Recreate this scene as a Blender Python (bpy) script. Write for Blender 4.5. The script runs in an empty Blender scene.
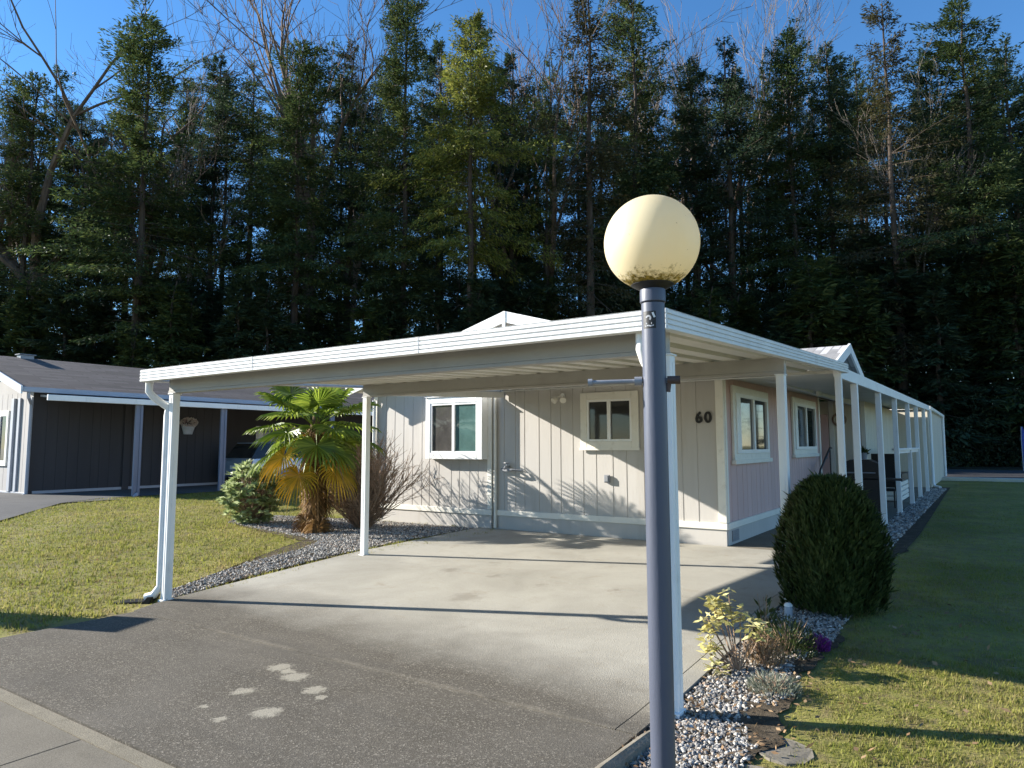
import bpy, math, random
import numpy as np
from mathutils import Vector, Matrix, Quaternion
R_ = math.radians
random.seed(7)
rng = np.random.default_rng(7)
scene = bpy.context.scene
COL = scene.collection

# ------------------------------------------------------------------ view
H = 1.65
YAW, PITCH, ROLL, FPX = R_(-34.135), R_(5.487), R_(-0.167), 699.33
FW = Vector((math.sin(YAW)*math.cos(PITCH), math.cos(YAW)*math.cos(PITCH), math.sin(PITCH)))
R0 = Vector((math.cos(YAW), -math.sin(YAW), 0)); U0 = R0.cross(FW)
RT = R0*math.cos(ROLL)+U0*math.sin(ROLL); UP = U0*math.cos(ROLL)-R0*math.sin(ROLL)
cam = bpy.data.cameras.new('camera'); cam.sensor_width = 36; cam.lens = 36*FPX/1024
cam.shift_y = -(384-378.82)/1024; cam.clip_end = 3000; cam.clip_start = .05
co = bpy.data.objects.new('camera', cam); COL.objects.link(co)
M = Matrix((RT, UP, -FW)).transposed().to_4x4(); M.translation = Vector((0, 0, H)); co.matrix_world = M
scene.camera = co

# ------------------------------------------------------------------ light
AZ, EL = R_(21.2), R_(23.0)
sd = Vector((math.cos(EL)*math.cos(AZ), math.cos(EL)*math.sin(AZ), -math.sin(EL)))
sl = bpy.data.lights.new('sun', 'SUN'); sl.energy = 5.0; sl.angle = R_(.5); sl.color = (1, .945, .855)
so = bpy.data.objects.new('sun', sl); COL.objects.link(so); so.rotation_euler = sd.to_track_quat('-Z', 'Y').to_euler()
w = bpy.data.worlds.new('World'); scene.world = w; w.use_nodes = True
nt = w.node_tree; nt.nodes.clear()
st = nt.nodes.new('ShaderNodeTexSky'); st.sky_type = 'NISHITA'; st.sun_disc = False
st.sun_elevation = EL; st.sun_rotation = R_(248.8); st.altitude = 100; st.air_density = 1.0; st.dust_density = 0.0; st.ozone_density = 4.5
bg = nt.nodes.new('ShaderNodeBackground'); bg.inputs['Strength'].default_value = .075
wo = nt.nodes.new('ShaderNodeOutputWorld')
hs = nt.nodes.new('ShaderNodeHueSaturation'); hs.inputs['Saturation'].default_value = 1.14; hs.inputs['Value'].default_value = 1.25
nt.links.new(st.outputs[0], hs.inputs['Color']); nt.links.new(hs.outputs[0], bg.inputs[0]); nt.links.new(bg.outputs[0], wo.inputs[0])
vs = scene.view_settings; vs.view_transform = 'Standard'; vs.look = 'None'; vs.gamma = 1; vs.exposure = 1.36
try: vs.use_curve_mapping = False
except Exception: pass

# ------------------------------------------------------------------ materials
def base(name):
    m = bpy.data.materials.new(name); m.use_nodes = True
    b = m.node_tree.nodes['Principled BSDF']
    return m, m.node_tree, b
def node(nt, t, **k):
    n = nt.nodes.new(t)
    for a, v in k.items():
        if a in n.inputs.keys(): n.inputs[a].default_value = v
        else: setattr(n, a, v)
    return n
def c4(c): return (c[0], c[1], c[2], 1)
def ramp(nt, fac, stops):
    r = nt.nodes.new('ShaderNodeValToRGB'); e = r.color_ramp.elements
    while len(e) < len(stops): e.new(.5)
    for i, (p, c) in enumerate(stops): e[i].position = p; e[i].color = c4(c)
    nt.links.new(fac, r.inputs[0]); return r.outputs[0]
def noise(nt, co, scale, detail=4, rough=.6, dist=0):
    n = node(nt, 'ShaderNodeTexNoise'); n.inputs['Scale'].default_value = scale; n.inputs['Detail'].default_value = detail
    n.inputs['Roughness'].default_value = rough; n.inputs['Distortion'].default_value = dist
    if co is not None: nt.links.new(co, n.inputs['Vector'])
    return n.outputs['Fac']
def mix(nt, fac, a, b, mode='MIX'):
    n = nt.nodes.new('ShaderNodeMix'); n.data_type = 'RGBA'; n.blend_type = mode
    for s, v in ((n.inputs[0], fac), (n.inputs[6], a), (n.inputs[7], b)):
        if hasattr(v, 'is_linked') or hasattr(v, 'links'): nt.links.new(v, s)
        elif isinstance(v, (int, float)): s.default_value = v
        else: s.default_value = c4(v)
    return n.outputs[2]
def math_(nt, op, a, b=None, c=None):
    n = nt.nodes.new('ShaderNodeMath'); n.operation = op
    for i, v in enumerate((a, b, c)):
        if v is None: continue
        if isinstance(v, (int, float)): n.inputs[i].default_value = v
        else: nt.links.new(v, n.inputs[i])
    return n.outputs[0]
def wpos(nt):
    g = nt.nodes.new('ShaderNodeNewGeometry'); return g.outputs['Position']
def ocoord(nt):
    g = nt.nodes.new('ShaderNodeTexCoord'); return g.outputs['Object']
def bump(nt, b, h, strength=.3, dist=.01):
    n = nt.nodes.new('ShaderNodeBump'); n.inputs['Strength'].default_value = strength; n.inputs['Distance'].default_value = dist
    nt.links.new(h, n.inputs['Height']); nt.links.new(n.outputs[0], b.inputs['Normal'])

def paint(name, c, rough=.5, var=.12, scale=2.5, grime=None, bscale=60, bst=.08, stretch=(1, 1, 1), spec=.4):
    m, nt, b = base(name)
    mp = node(nt, 'ShaderNodeMapping'); mp.inputs['Scale'].default_value = stretch
    nt.links.new(ocoord(nt), mp.inputs[0]); v = mp.outputs[0]
    f = noise(nt, v, scale, 6, .65)
    lo = tuple(x*(1-var) for x in c); hi = tuple(min(1, x*(1+var*.6)) for x in c)
    col = ramp(nt, f, [(.3, lo), (.7, hi)])
    if grime:
        g = noise(nt, v, scale*3.1, 8, .7)
        gm = ramp(nt, g, [(.56, (0, 0, 0)), (.74, (.55, .55, .55))])
        col = mix(nt, gm, col, grime)
    nt.links.new(col, b.inputs['Base Color'])
    b.inputs['Roughness'].default_value = rough; b.inputs['Specular IOR Level'].default_value = spec
    bump(nt, b, noise(nt, v, bscale, 3), bst, .004)
    return m
def leafmat(name, cols, trans=.35, rough=.55, scale=.6):
    """foliage: colour varies per leaf clump and over the plant, light passes through the leaves"""
    m, nt, b = base(name)
    g = nt.nodes.new('ShaderNodeNewGeometry')
    n = noise(nt, ocoord(nt), scale, 3, .6)
    oi = nt.nodes.new('ShaderNodeObjectInfo')
    f = math_(nt, 'ADD', math_(nt, 'MULTIPLY', g.outputs['Random Per Island'], .45), math_(nt, 'MULTIPLY', n, .45))
    f = math_(nt, 'ADD', f, math_(nt, 'MULTIPLY', oi.outputs['Random'], .12))
    k = len(cols); col = ramp(nt, f, [(.2+.6*i/(k-1), c) for i, c in enumerate(cols)])
    nt.links.new(col, b.inputs['Base Color']); b.inputs['Roughness'].default_value = rough; b.inputs['Specular IOR Level'].default_value = .3
    t = nt.nodes.new('ShaderNodeBsdfTranslucent'); nt.links.new(col, t.inputs['Color'])
    ms = nt.nodes.new('ShaderNodeMixShader'); ms.inputs[0].default_value = trans
    nt.links.new(b.outputs[0], ms.inputs[1]); nt.links.new(t.outputs[0], ms.inputs[2])
    nt.links.new(ms.outputs[0], nt.nodes['Material Output'].inputs[0])
    return m
MT = {}
MT['white'] = paint('white_paint', (.80, .80, .78), .4, .07, 1.5, (.55, .53, .47), 40, .05, (1, 1, .35))
MT['white_metal'] = paint('white_enamel_metal', (.72, .72, .705), .42, .12, 1.3, (.40, .39, .34), 30, .04, (1, 1, .3), .5)
MT['cream'] = paint('cream_enamel_metal', (.63, .61, .545), .45, .1, 1.2, (.42, .38, .29), 30, .05)
MT['beam'] = paint('shade_dark_beam_paint', (.345, .33, .30), .55, .1, 1.2, (.26, .245, .22), 30, .05)  # shade under the carport roof is put into this darker colour
MT['siding'] = paint('beige_siding', (.49, .465, .432), .7, .09, 1.3, (.38, .345, .30), 45, .35, (1.0, 1.0, .10), .25)
MT['siding_side'] = paint('shade_tinted_siding', (.62, .42, .385), .7, .1, 1.6, (.48, .34, .31), 45, .35, (1.0, 1.0, .10), .25)  # mauve tint paints in the side wall's shade and bluish reflection
MT['cream_siding'] = paint('cream_siding', (.60, .54, .43), .65, .1, 1.6, (.42, .36, .29), 45, .2, (1, 1, .1), .25)
MT['trim'] = paint('cream_trim', (.76, .73, .65), .5, .07, 3, (.5, .46, .38))
MT['grey_siding'] = paint('grey_siding', (.38, .36, .34), .7, .12, 1.5, (.26, .26, .28), 40, .25, (1, 1, .1), .25)
MT['dark_siding'] = paint('shade_dark_siding', (.058, .055, .057), .75, .15, 1.5, None, 40, .2, (1, 1, .1), .2)  # near-black colour paints in the shade under the neighbour's awning
MT['pole'] = paint('slate_blue_paint', (.078, .088, .122), .42, .14, 5, (.075, .08, .10), 70, .2, (1, 1, .2), .45)
MT['black'] = paint('black_metal', (.015, .015, .016), .45, .2, 6)
MT['rust'] = paint('rusty_steel', (.09, .06, .05), .7, .4, 25, (.2, .09, .04), 90, .3)
MT['galv'] = paint('galvanised_pipe', (.24, .25, .27), .4, .15, 12, None, 60, .1)
MT['stone'] = paint('rough_stone', (.20, .18, .145), .95, .35, 9, (.10, .10, .045), 40, .8, (1, 1, 1), .1)
MT['bluegrey'] = paint('blue_grey_paint', (.37, .385, .42), .5, .1, 2, (.27, .28, .31))
MT['slate'] = paint('slate_post_paint', (.17, .19, .25), .5, .1, 2)
MT['wood'] = paint('weathered_wood', (.42, .34, .25), .8, .25, 4, (.22, .17, .12), 50, .3, (1, 1, .3))
MT['basket'] = paint('grey_planter', (.42, .44, .47), .7, .2, 8)

def glass_mat(name, c, c2=None, axis=0, split=0.0):
    m, nt, b = base(name)
    n = noise(nt, ocoord(nt), 5, 3)
    col = ramp(nt, n, [(.3, tuple(x*.7 for x in c)), (.7, c)])
    nt.links.new(col, b.inputs['Base Color']); b.inputs['Roughness'].default_value = .04
    b.inputs['Specular IOR Level'].default_value = .5
    bump(nt, b, noise(nt, ocoord(nt), 1.3, 2), .06, .02)
    return m
MT['pane_dark'] = glass_mat('dark_window_glass', (.035, .037, .036))
MT['pane_teal'] = glass_mat('teal_curtain_behind_glass', (.09, .165, .155))
MT['pane_screen'] = glass_mat('insect_screen_pane', (.085, .08, .075))

def concrete(name, c, dark, speck=.25, scale=1.2):
    m, nt, b = base(name); p = wpos(nt)
    f = noise(nt, p, scale, 8, .65, .4); col = ramp(nt, f, [(.3, tuple(x*.82 for x in c)), (.68, tuple(x*1.08 for x in c))])
    g = noise(nt, p, scale*4, 6, .7, .3); col = mix(nt, ramp(nt, g, [(.55, (0, 0, 0)), (.72, (.5, .5, .5))]), col, dark)
    s = noise(nt, p, 160, 3, .7); col = mix(nt, speck, col, ramp(nt, s, [(.35, (.04, .04, .04)), (.65, (.7, .68, .62))]), 'OVERLAY')
    nt.links.new(col, b.inputs['Base Color']); b.inputs['Roughness'].default_value = .9; b.inputs['Specular IOR Level'].default_value = .12
    bump(nt, b, noise(nt, p, 120, 5, .7), .35, .006); return m
MT['gutter_agg'] = concrete('gutter_concrete', (.26, .235, .185), (.12, .11, .085), .6, 3)
MT['side_concrete'] = concrete('footpath_concrete', (.21, .19, .155), (.13, .118, .092), .45)
MT['far_road'] = concrete('far_asphalt', (.055, .056, .06), (.04, .04, .042), .2)
MT['nbr_drive'] = concrete('worn_asphalt', (.13, .128, .125), (.09, .088, .085), .3)
MT['curb'] = concrete('sun_pale_kerb', (.60, .56, .46), (.45, .42, .35), .2)  # pale colour paints in the far sunlit strip

def ramp_f(nt, v, a, b):
    k = node(nt, 'ShaderNodeMapRange'); nt.links.new(v, k.inputs['Value']); k.inputs['From Min'].default_value = a; k.inputs['From Max'].default_value = b; return k.outputs[0]
def drive_mat(name, covered):
    """weathered exposed aggregate outside the roof, cleaner trowelled concrete beneath it (the grime ends in an uneven band)"""
    m, nt, b = base(name); p = wpos(nt)
    sx = nt.nodes.new('ShaderNodeSeparateXYZ'); nt.links.new(p, sx.inputs[0])
    ag = node(nt, 'ShaderNodeTexVoronoi'); ag.inputs['Scale'].default_value = 115; nt.links.new(p, ag.inputs['Vector'])
    wn = nt.nodes.new('ShaderNodeTexWhiteNoise'); nt.links.new(ag.outputs['Position'], wn.inputs['Vector'])
    stone = ramp(nt, wn.outputs['Value'], [(.0, (.075, .066, .052)), (.55, (.104, .092, .073)), (.88, (.14, .125, .10)), (.97, (.245, .22, .178))])
    big = noise(nt, p, .9, 6, .65, .5)
    stone = mix(nt, ramp(nt, big, [(.38, (.0, .0, .0)), (.68, (.6, .6, .6))]), stone, (.15, .135, .112))
    mpm = node(nt, 'ShaderNodeMapping'); mpm.inputs['Scale'].default_value = (.35, 1.6, 1); nt.links.new(p, mpm.inputs[0])
    stone = mix(nt, ramp(nt, noise(nt, mpm.outputs[0], 2.2, 6, .7), [(.45, (0, 0, 0)), (.75, (.45, .45, .45))]), stone, (.07, .065, .056))
    if covered:
        f = noise(nt, p, .8, 7, .62, .4)
        clean = ramp(nt, f, [(.28, (.285, .268, .228)), (.55, (.378, .358, .308)), (.75, (.425, .405, .35))])
        st2 = noise(nt, p, 3.2, 8, .72, .6)
        clean = mix(nt, ramp(nt, st2, [(.56, (0, 0, 0)), (.70, (.6, .6, .6))]), clean, (.29, .255, .20))
        sp = noise(nt, p, 150, 2, .6); clean = mix(nt, .18, clean, ramp(nt, sp, [(.35, (.1, .1, .1)), (.65, (.75, .75, .72))]), 'OVERLAY')
        wob = math_(nt, 'MULTIPLY', math_(nt, 'SUBTRACT', noise(nt, p, 1.1, 6, .65), .5), 1.1)
        yy = math_(nt, 'ADD', sx.outputs['Y'], wob)
        yy = math_(nt, 'ADD', yy, math_(nt, 'MULTIPLY', math_(nt, 'ADD', sx.outputs['X'], 4.5), .07))
        mr = node(nt, 'ShaderNodeMapRange'); nt.links.new(yy, mr.inputs['Value']); mr.inputs['From Min'].default_value = 4.15; mr.inputs['From Max'].default_value = 5.15
        col = mix(nt, mr.outputs[0], stone, clean)
        # rusty drips where cars stood
        for (cx, cy, rr) in ((-5.6, 6.9, .16), (-4.9, 6.9, .12), (-4.2, 6.75, .08), (-4.6, 5.9, .22), (-3.4, 6.9, .1), (-5.4, 7.6, .1)):
            v = node(nt, 'ShaderNodeVectorMath', operation='DISTANCE'); nt.links.new(p, v.inputs[0]); v.inputs[1].default_value = (cx, cy, .08)
            d = math_(nt, 'ADD', v.outputs['Value'], math_(nt, 'MULTIPLY', math_(nt, 'SUBTRACT', noise(nt, p, 9, 5, .75), .5), .45))
            k = node(nt, 'ShaderNodeMapRange'); nt.links.new(d, k.inputs['Value']); k.inputs['From Min'].default_value = rr; k.inputs['From Max'].default_value = rr*.3; k.inputs['To Max'].default_value = .35
            col = mix(nt, k.outputs[0], col, (.12, .095, .07))
    else:
        col = stone
        for (cx, cy, rr) in ((-4.47, 3.52, .10), (-4.2, 3.45, .11), (-3.87, 3.34, .09), (-4.25, 3.06, .08), (-3.80, 2.91, .10), (-3.95, 2.68, .04), (-4.22, 2.75, .035), (-3.72, 3.27, .05), (-4.34, 3.5, .08)):
            v = node(nt, 'ShaderNodeVectorMath', operation='DISTANCE'); nt.links.new(p, v.inputs[0]); v.inputs[1].default_value = (cx+.03, cy-.05, .03)
            d = math_(nt, 'ADD', v.outputs['Value'], math_(nt, 'MULTIPLY', math_(nt, 'SUBTRACT', noise(nt, p, 17, 7, .8), .5), .26))
            k = node(nt, 'ShaderNodeMapRange'); nt.links.new(d, k.inputs['Value']); k.inputs['From Min'].default_value = rr*1.0; k.inputs['From Max'].default_value = rr*.6; k.inputs['To Max'].default_value = .55
            col = mix(nt, k.outputs[0], col, (.44, .405, .32))
    jd = math_(nt, 'ABSOLUTE', math_(nt, 'SUBTRACT', math_(nt, 'ADD', sx.outputs['Y'], math_(nt, 'MULTIPLY', math_(nt, 'SUBTRACT', noise(nt, p, 6, 4, .7), .5), .10)), 3.82))
    jk = node(nt, 'ShaderNodeMapRange'); nt.links.new(jd, jk.inputs['Value']); jk.inputs['From Min'].default_value = .05; jk.inputs['From Max'].default_value = .0; jk.inputs['To Max'].default_value = 1.0
    jn = math_(nt, 'MULTIPLY', jk.outputs[0], ramp_f(nt, noise(nt, p, 1.7, 4, .7), .42, .62))
    col = mix(nt, math_(nt, 'MULTIPLY', jn, .5), col, (.26, .23, .18))
    nt.links.new(col, b.inputs['Base Color']); b.inputs['Roughness'].default_value = .9; b.inputs['Specular IOR Level'].default_value = .12
    bump(nt, b, ag.outputs['Distance'], .35, .006)
    return m
MT['apron'] = drive_mat('exposed_aggregate', False); MT['slab'] = drive_mat('carport_slab_concrete', True)

def lawn_mat(name, blades=False):
    m, nt, b = base(name); p = wpos(nt)
    n1 = noise(nt, p, .55, 6, .65, .4); n2 = noise(nt, p, 5, 6, .7)
    col = ramp(nt, n1, [(.3, (.14, .16, .028)), (.5, (.27, .265, .055)), (.66, (.39, .33, .11))])
    col = mix(nt, ramp(nt, n2, [(.44, (0, 0, 0)), (.64, (.9, .9, .9))]), col, (.21, .165, .075))
    col = mix(nt, ramp(nt, noise(nt, p, 1.6, 5, .7, .6), [(.54, (0, 0, 0)), (.70, (.8, .8, .8))]), col, (.20, .15, .08))
    col = mix(nt, ramp(nt, noise(nt, p, 11, 4, .6), [(.6, (0, 0, 0)), (.72, (.5, .5, .5))]), col, (.075, .10, .02))
    if blades:
        g = nt.nodes.new('ShaderNodeNewGeometry')
        col = mix(nt, .45, col, ramp(nt, g.outputs['Random Per Island'], [(0, (.12, .18, .025)), (.5, (.28, .31, .06)), (.72, (.40, .37, .12)), (.9, (.44, .36, .20)), (1, (.30, .20, .11))]))
    else:
        col = mix(nt, .30, col, (.14, .115, .06))
    nt.links.new(col, b.inputs['Base Color']); b.inputs['Roughness'].default_value = .8; b.inputs['Specular IOR Level'].default_value = .2
    if blades:
        t = nt.nodes.new('ShaderNodeBsdfTranslucent'); nt.links.new(col, t.inputs['Color'])
        ms = nt.nodes.new('ShaderNodeMixShader'); ms.inputs[0].default_value = .45
        nt.links.new(b.outputs[0], ms.inputs[1]); nt.links.new(t.outputs[0], ms.inputs[2]); nt.links.new(ms.outputs[0], nt.nodes['Material Output'].inputs[0])
    else: bump(nt, b, noise(nt, p, 45, 5, .7), .6, .03)
    return m
MT['lawn'] = lawn_mat('lawn_turf'); MT['blade'] = lawn_mat('grass_blades', True)
def soil_mat(name, c):
    m, nt, b = base(name); p = wpos(nt)
    col = ramp(nt, noise(nt, p, 7, 8, .75), [(.3, tuple(x*.5 for x in c)), (.5, c), (.7, tuple(x*1.7 for x in c))])
    nt.links.new(col, b.inputs['Base Color']); b.inputs['Roughness'].default_value = .95; b.inputs['Specular IOR Level'].default_value = .1
    bump(nt, b, noise(nt, p, 30, 6, .75), .8, .03); return m
MT['soil'] = soil_mat('bed_soil', (.085, .068, .048)); MT['forest_floor'] = soil_mat('forest_floor_litter', (.03, .027, .016))
def stone_mat():
    m, nt, b = base('bed_gravel'); g = nt.nodes.new('ShaderNodeNewGeometry')
    col = ramp(nt, g.outputs['Random Per Island'], [(0, (.09, .085, .078)), (.3, (.20, .19, .175)), (.6, (.34, .32, .29)), (.85, (.54, .51, .45)), (.97, (.34, .24, .17))])
    col = mix(nt, .3, col, ramp(nt, noise(nt, wpos(nt), 60, 3), [(.3, (.1, .1, .1)), (.7, (.7, .7, .7))]), 'OVERLAY')
    nt.links.new(col, b.inputs['Base Color']); b.inputs['Roughness'].default_value = .75; return m
MT['gravel'] = stone_mat()
def shingle_mat(name, c):
    m, nt, b = base(name); o = ocoord(nt)
    br = node(nt, 'ShaderNodeTexBrick'); br.inputs['Scale'].default_value = 1.0; br.inputs['Brick Width'].default_value = 1.1; br.inputs['Row Height'].default_value = .2
    br.inputs['Mortar Size'].default_value = .02; br.offset = .5
    br.inputs['Color1'].default_value = c4(tuple(x*.5 for x in c)); br.inputs['Color2'].default_value = c4(tuple(x*1.5 for x in c)); br.inputs['Mortar'].default_value = c4(tuple(x*.45 for x in c))
    mp = node(nt, 'ShaderNodeMapping'); mp.inputs['Rotation'].default_value = (0, 0, R_(90)); nt.links.new(o, mp.inputs[0]); nt.links.new(mp.outputs[0], br.inputs['Vector'])
    col = mix(nt, .35, br.outputs['Color'], ramp(nt, noise(nt, o, 1.5, 6, .7), [(.3, tuple(x*.6 for x in c)), (.7, tuple(x*1.4 for x in c))]))
    nt.links.new(col, b.inputs['Base Color']); b.inputs['Roughness'].default_value = .9
    bump(nt, b, noise(nt, o, 60, 4), .5, .008); return m
MT['shingle'] = shingle_mat('asphalt_shingles', (.105, .086, .078)); MT['shingle_light'] = shingle_mat('pale_shingles', (.36, .35, .34))
def bark(name, c, scale=6):
    m, nt, b = base(name); o = ocoord(nt)
    mp = node(nt, 'ShaderNodeMapping'); mp.inputs['Scale'].default_value = (1, 1, .18); nt.links.new(o, mp.inputs[0])
    col = ramp(nt, noise(nt, mp.outputs[0], scale, 6, .7), [(.32, tuple(x*.55 for x in c)), (.68, tuple(x*1.35 for x in c))])
    nt.links.new(col, b.inputs['Base Color']); b.inputs['Roughness'].default_value = .9; b.inputs['Specular IOR Level'].default_value = .15
    bump(nt, b, noise(nt, mp.outputs[0], scale*3, 5, .7), .7, .03); return m
MT['fir_bark'] = bark('fir_bark', (.075, .058, .046)); MT['alder_bark'] = bark('pale_alder_bark', (.28, .23, .19), 3); MT['maple_bark'] = bark('maple_bark', (.15, .11, .085), 3)
MT['palm_bark'] = bark('palm_fibre', (.13, .085, .045), 14); MT['twig'] = bark('shrub_twigs', (.33, .23, .16), 20)
MT['fir_a'] = leafmat('fir_needles', [(.026, .042, .018), (.045, .075, .026), (.08, .11, .034), (.15, .165, .05)], .4, .6, .35)
MT['fir_b'] = leafmat('hemlock_needles', [(.024, .044, .024), (.044, .072, .036), (.085, .115, .055)], .4, .6, .35)
MT['fir_y'] = leafmat('sun_painted_cedar_sprays', [(.06, .085, .018), (.13, .16, .03), (.22, .23, .05), (.28, .27, .065)], .45, .5, .35)  # sunlight on this tree is put into the brighter yellow-green
MT['fir_br'] = leafmat('dry_fir_needles', [(.03, .032, .014), (.065, .062, .026), (.11, .095, .04)], .35, .6, .35)
MT['under'] = leafmat('undergrowth_leaves', [(.012, .02, .009), (.025, .038, .015), (.045, .06, .022)], .25, .6, .5)
MT['thuja'] = leafmat('thuja_sprays', [(.020, .036, .010), (.048, .072, .018), (.095, .115, .032)], .3, .5, 3)
MT['rhodo'] = leafmat('pale_green_leaves', [(.17, .22, .08), (.34, .40, .17), (.52, .56, .34)], .4, .4, 3)
MT['palm_g'] = leafmat('palm_green', [(.08, .13, .015), (.18, .25, .03), (.34, .40, .06)], .5, .35, 2)
MT['palm_y'] = leafmat('palm_yellowing', [(.34, .28, .03), (.64, .42, .04), (.70, .46, .07)], .45, .45, 4)
MT['palm_d'] = leafmat('palm_dead', [(.12, .07, .03), (.26, .15, .06), (.36, .22, .08)], .3, .7, 4)
MT['yellow_leaf'] = leafmat('yellow_variegated_leaves', [(.34, .32, .10), (.64, .58, .24), (.80, .74, .42)], .35, .4, 6)
MT['grey_leaf'] = leafmat('grey_green_leaves', [(.09, .11, .07), (.20, .22, .16), (.34, .35, .28)], .25, .7, 8)
MT['dark_leaf'] = leafmat('dark_green_leaves', [(.025, .04, .012), (.05, .075, .02), (.09, .11, .03)], .3, .5, 6)
MT['heather'] = leafmat('purple_heather_flowers', [(.10, .015, .11), (.20, .03, .22), (.32, .07, .33)], .3, .6, 10)
MT['petal'] = leafmat('white_pink_petals', [(.5, .25, .25), (.7, .6, .55), (.8, .78, .74)], .3, .5, 10)
MT['dry'] = leafmat('dry_leaves', [(.14, .08, .04), (.27, .17, .09), (.38, .27, .16)], .2, .8, 10)

# ------------------------------------------------------------------ mesh tools
class MB:
    def __init__(s): s.v = []; s.f = []; s.sm = False
    def add(s, vs, fs):
        o = len(s.v); s.v += [tuple(x) for x in vs]; s.f += [tuple(i+o for i in f) for f in fs]; return s
    def box(s, x0, x1, y0, y1, z0, z1, bev=0):
        if bev:
            b = min(bev, (x1-x0)/3, (y1-y0)/3, (z1-z0)/3)
            vs = []; idx = {}
            for ix, X in ((0, x0), (1, x1)):
                for iy, Y in ((0, y0), (1, y1)):
                    for iz, Z in ((0, z0), (1, z1)):
                        sx, sy, sz = (1 if ix == 0 else -1), (1 if iy == 0 else -1), (1 if iz == 0 else -1)
                        for a in range(3):
                            p = [X+sx*b, Y+sy*b, Z+sz*b]; p[a] = (X, Y, Z)[a]
                            idx[(ix, iy, iz, a)] = len(vs); vs.append(p)
            fs = []
            I = lambda x, y, z, a: idx[(x, y, z, a)]
            for k in (0, 1):
                fs += [(I(k,0,0,0), I(k,1,0,0), I(k,1,1,0), I(k,0,1,0)), (I(0,k,0,1), I(1,k,0,1), I(1,k,1,1), I(0,k,1,1)), (I(0,0,k,2), I(1,0,k,2), I(1,1,k,2), I(0,1,k,2))]
            for i in (0, 1):
                for j in (0, 1):
                    fs += [(I(i,j,0,0), I(i,j,1,0), I(i,j,1,1), I(i,j,0,1)), (I(i,0,j,0), I(i,1,j,0), I(i,1,j,2), I(i,0,j,2)), (I(0,i,j,1), I(1,i,j,1), I(1,i,j,2), I(0,i,j,2))]
                    for k in (0, 1): fs.append((I(i,j,k,0), I(i,j,k,1), I(i,j,k,2)))
            return s.add(vs, fs)
        vs = [(x, y, z) for x in (x0, x1) for y in (y0, y1) for z in (z0, z1)]
        return s.add(vs, [(0,1,3,2), (4,6,7,5), (0,4,5,1), (2,3,7,6), (0,2,6,4), (1,5,7,3)])
    def prism(s, poly, axis, a, b):
        """extrude a 2D polygon along an axis; 'x': poly=(y,z), 'y': poly=(x,z), 'z': poly=(x,y)"""
        def P(p, t): return {'x': (t, p[0], p[1]), 'y': (p[0], t, p[1]), 'z': (p[0], p[1], t)}[axis]
        n = len(poly); vs = [P(p, a) for p in poly]+[P(p, b) for p in poly]
        return s.add(vs, [tuple(range(n))[::-1], tuple(range(n, 2*n))]+[(i, (i+1) % n, n+(i+1) % n, n+i) for i in range(n)])
    def tube(s, pts, rad, n=8, cap=True):
        pts = [Vector(p) for p in pts]; m = len(pts)
        if not hasattr(rad, '__len__'): rad = [rad]*m
        ref = None; rings = []
        for i, p in enumerate(pts):
            t = (pts[min(i+1, m-1)]-pts[max(i-1, 0)]).normalized()
            if ref is None: ref = t.orthogonal().normalized()
            ref = (ref-t*ref.dot(t))
            ref = ref.normalized() if ref.length > 1e-6 else t.orthogonal().normalized()
            u = t.cross(ref)
            rings.append([p+(ref*math.cos(2*math.pi*k/n)+u*math.sin(2*math.pi*k/n))*rad[i] for k in range(n)])
        vs = [v for r in rings for v in r]; fs = []
        for i in range(m-1):
            for k in range(n): fs.append((i*n+k, i*n+(k+1) % n, (i+1)*n+(k+1) % n, (i+1)*n+k))
        if cap: fs += [tuple(range(n))[::-1], tuple(range((m-1)*n, m*n))]
        return s.add(vs, fs)
    def lathe(s, prof, c, n=32):
        vs = []; fs = []; m = len(prof)
        for k in range(n):
            a = 2*math.pi*k/n
            for r, z in prof: vs.append((c[0]+r*math.cos(a), c[1]+r*math.sin(a), c[2]+z))
        for k in range(n):
            for i in range(m-1): fs.append((k*m+i, ((k+1) % n)*m+i, ((k+1) % n)*m+i+1, k*m+i+1))
        return s.add(vs, fs)
    def build(s, name, mat, parent=None, smooth=False, origin=None):
        me = bpy.data.meshes.new(name)
        vs = s.v
        if origin is not None: vs = [(x-origin[0], y-origin[1], z-origin[2]) for x, y, z in vs]
        me.from_pydata(vs, [], s.f); me.update()
        return link(name, me, mat, parent, smooth, origin)
def link(name, me, mat, parent=None, smooth=False, origin=None):
    me.materials.append(mat)
    if smooth:
        me.polygons.foreach_set('use_smooth', [True]*len(me.polygons))
        me.set_sharp_from_angle(angle=R_(38))
    o = bpy.data.objects.new(name, me); COL.objects.link(o)
    if origin is not None: o.location = origin
    if parent is not None:
        o.parent = parent
        if origin is None: o.location = -parent.location
        else: o.location = Vector(origin)-parent.location
        if parent.parent is not None and origin is None: o.location = (0, 0, 0)
    return o
def quads(name, V, k, mat, parent=None, loc=None):
    """V: (n*k,3) array; n separate faces of k corners each"""
    n = len(V)//k; me = bpy.data.meshes.new(name)
    me.vertices.add(n*k); me.vertices.foreach_set('co', np.asarray(V, dtype=np.float32).ravel())
    me.loops.add(n*k); me.loops.foreach_set('vertex_index', np.arange(n*k, dtype=np.int32))
    me.polygons.add(n); me.polygons.foreach_set('loop_start', np.arange(0, n*k, k, dtype=np.int32))
    try: me.polygons.foreach_set('loop_total', np.full(n, k, dtype=np.int32))
    except Exception: pass
    me.update(calc_edges=True); me.validate(); me.materials.append(mat)
    o = bpy.data.objects.new(name, me); COL.objects.link(o)
    if parent is not None: o.parent = parent
    if loc is not None: o.location = loc
    return o
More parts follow.
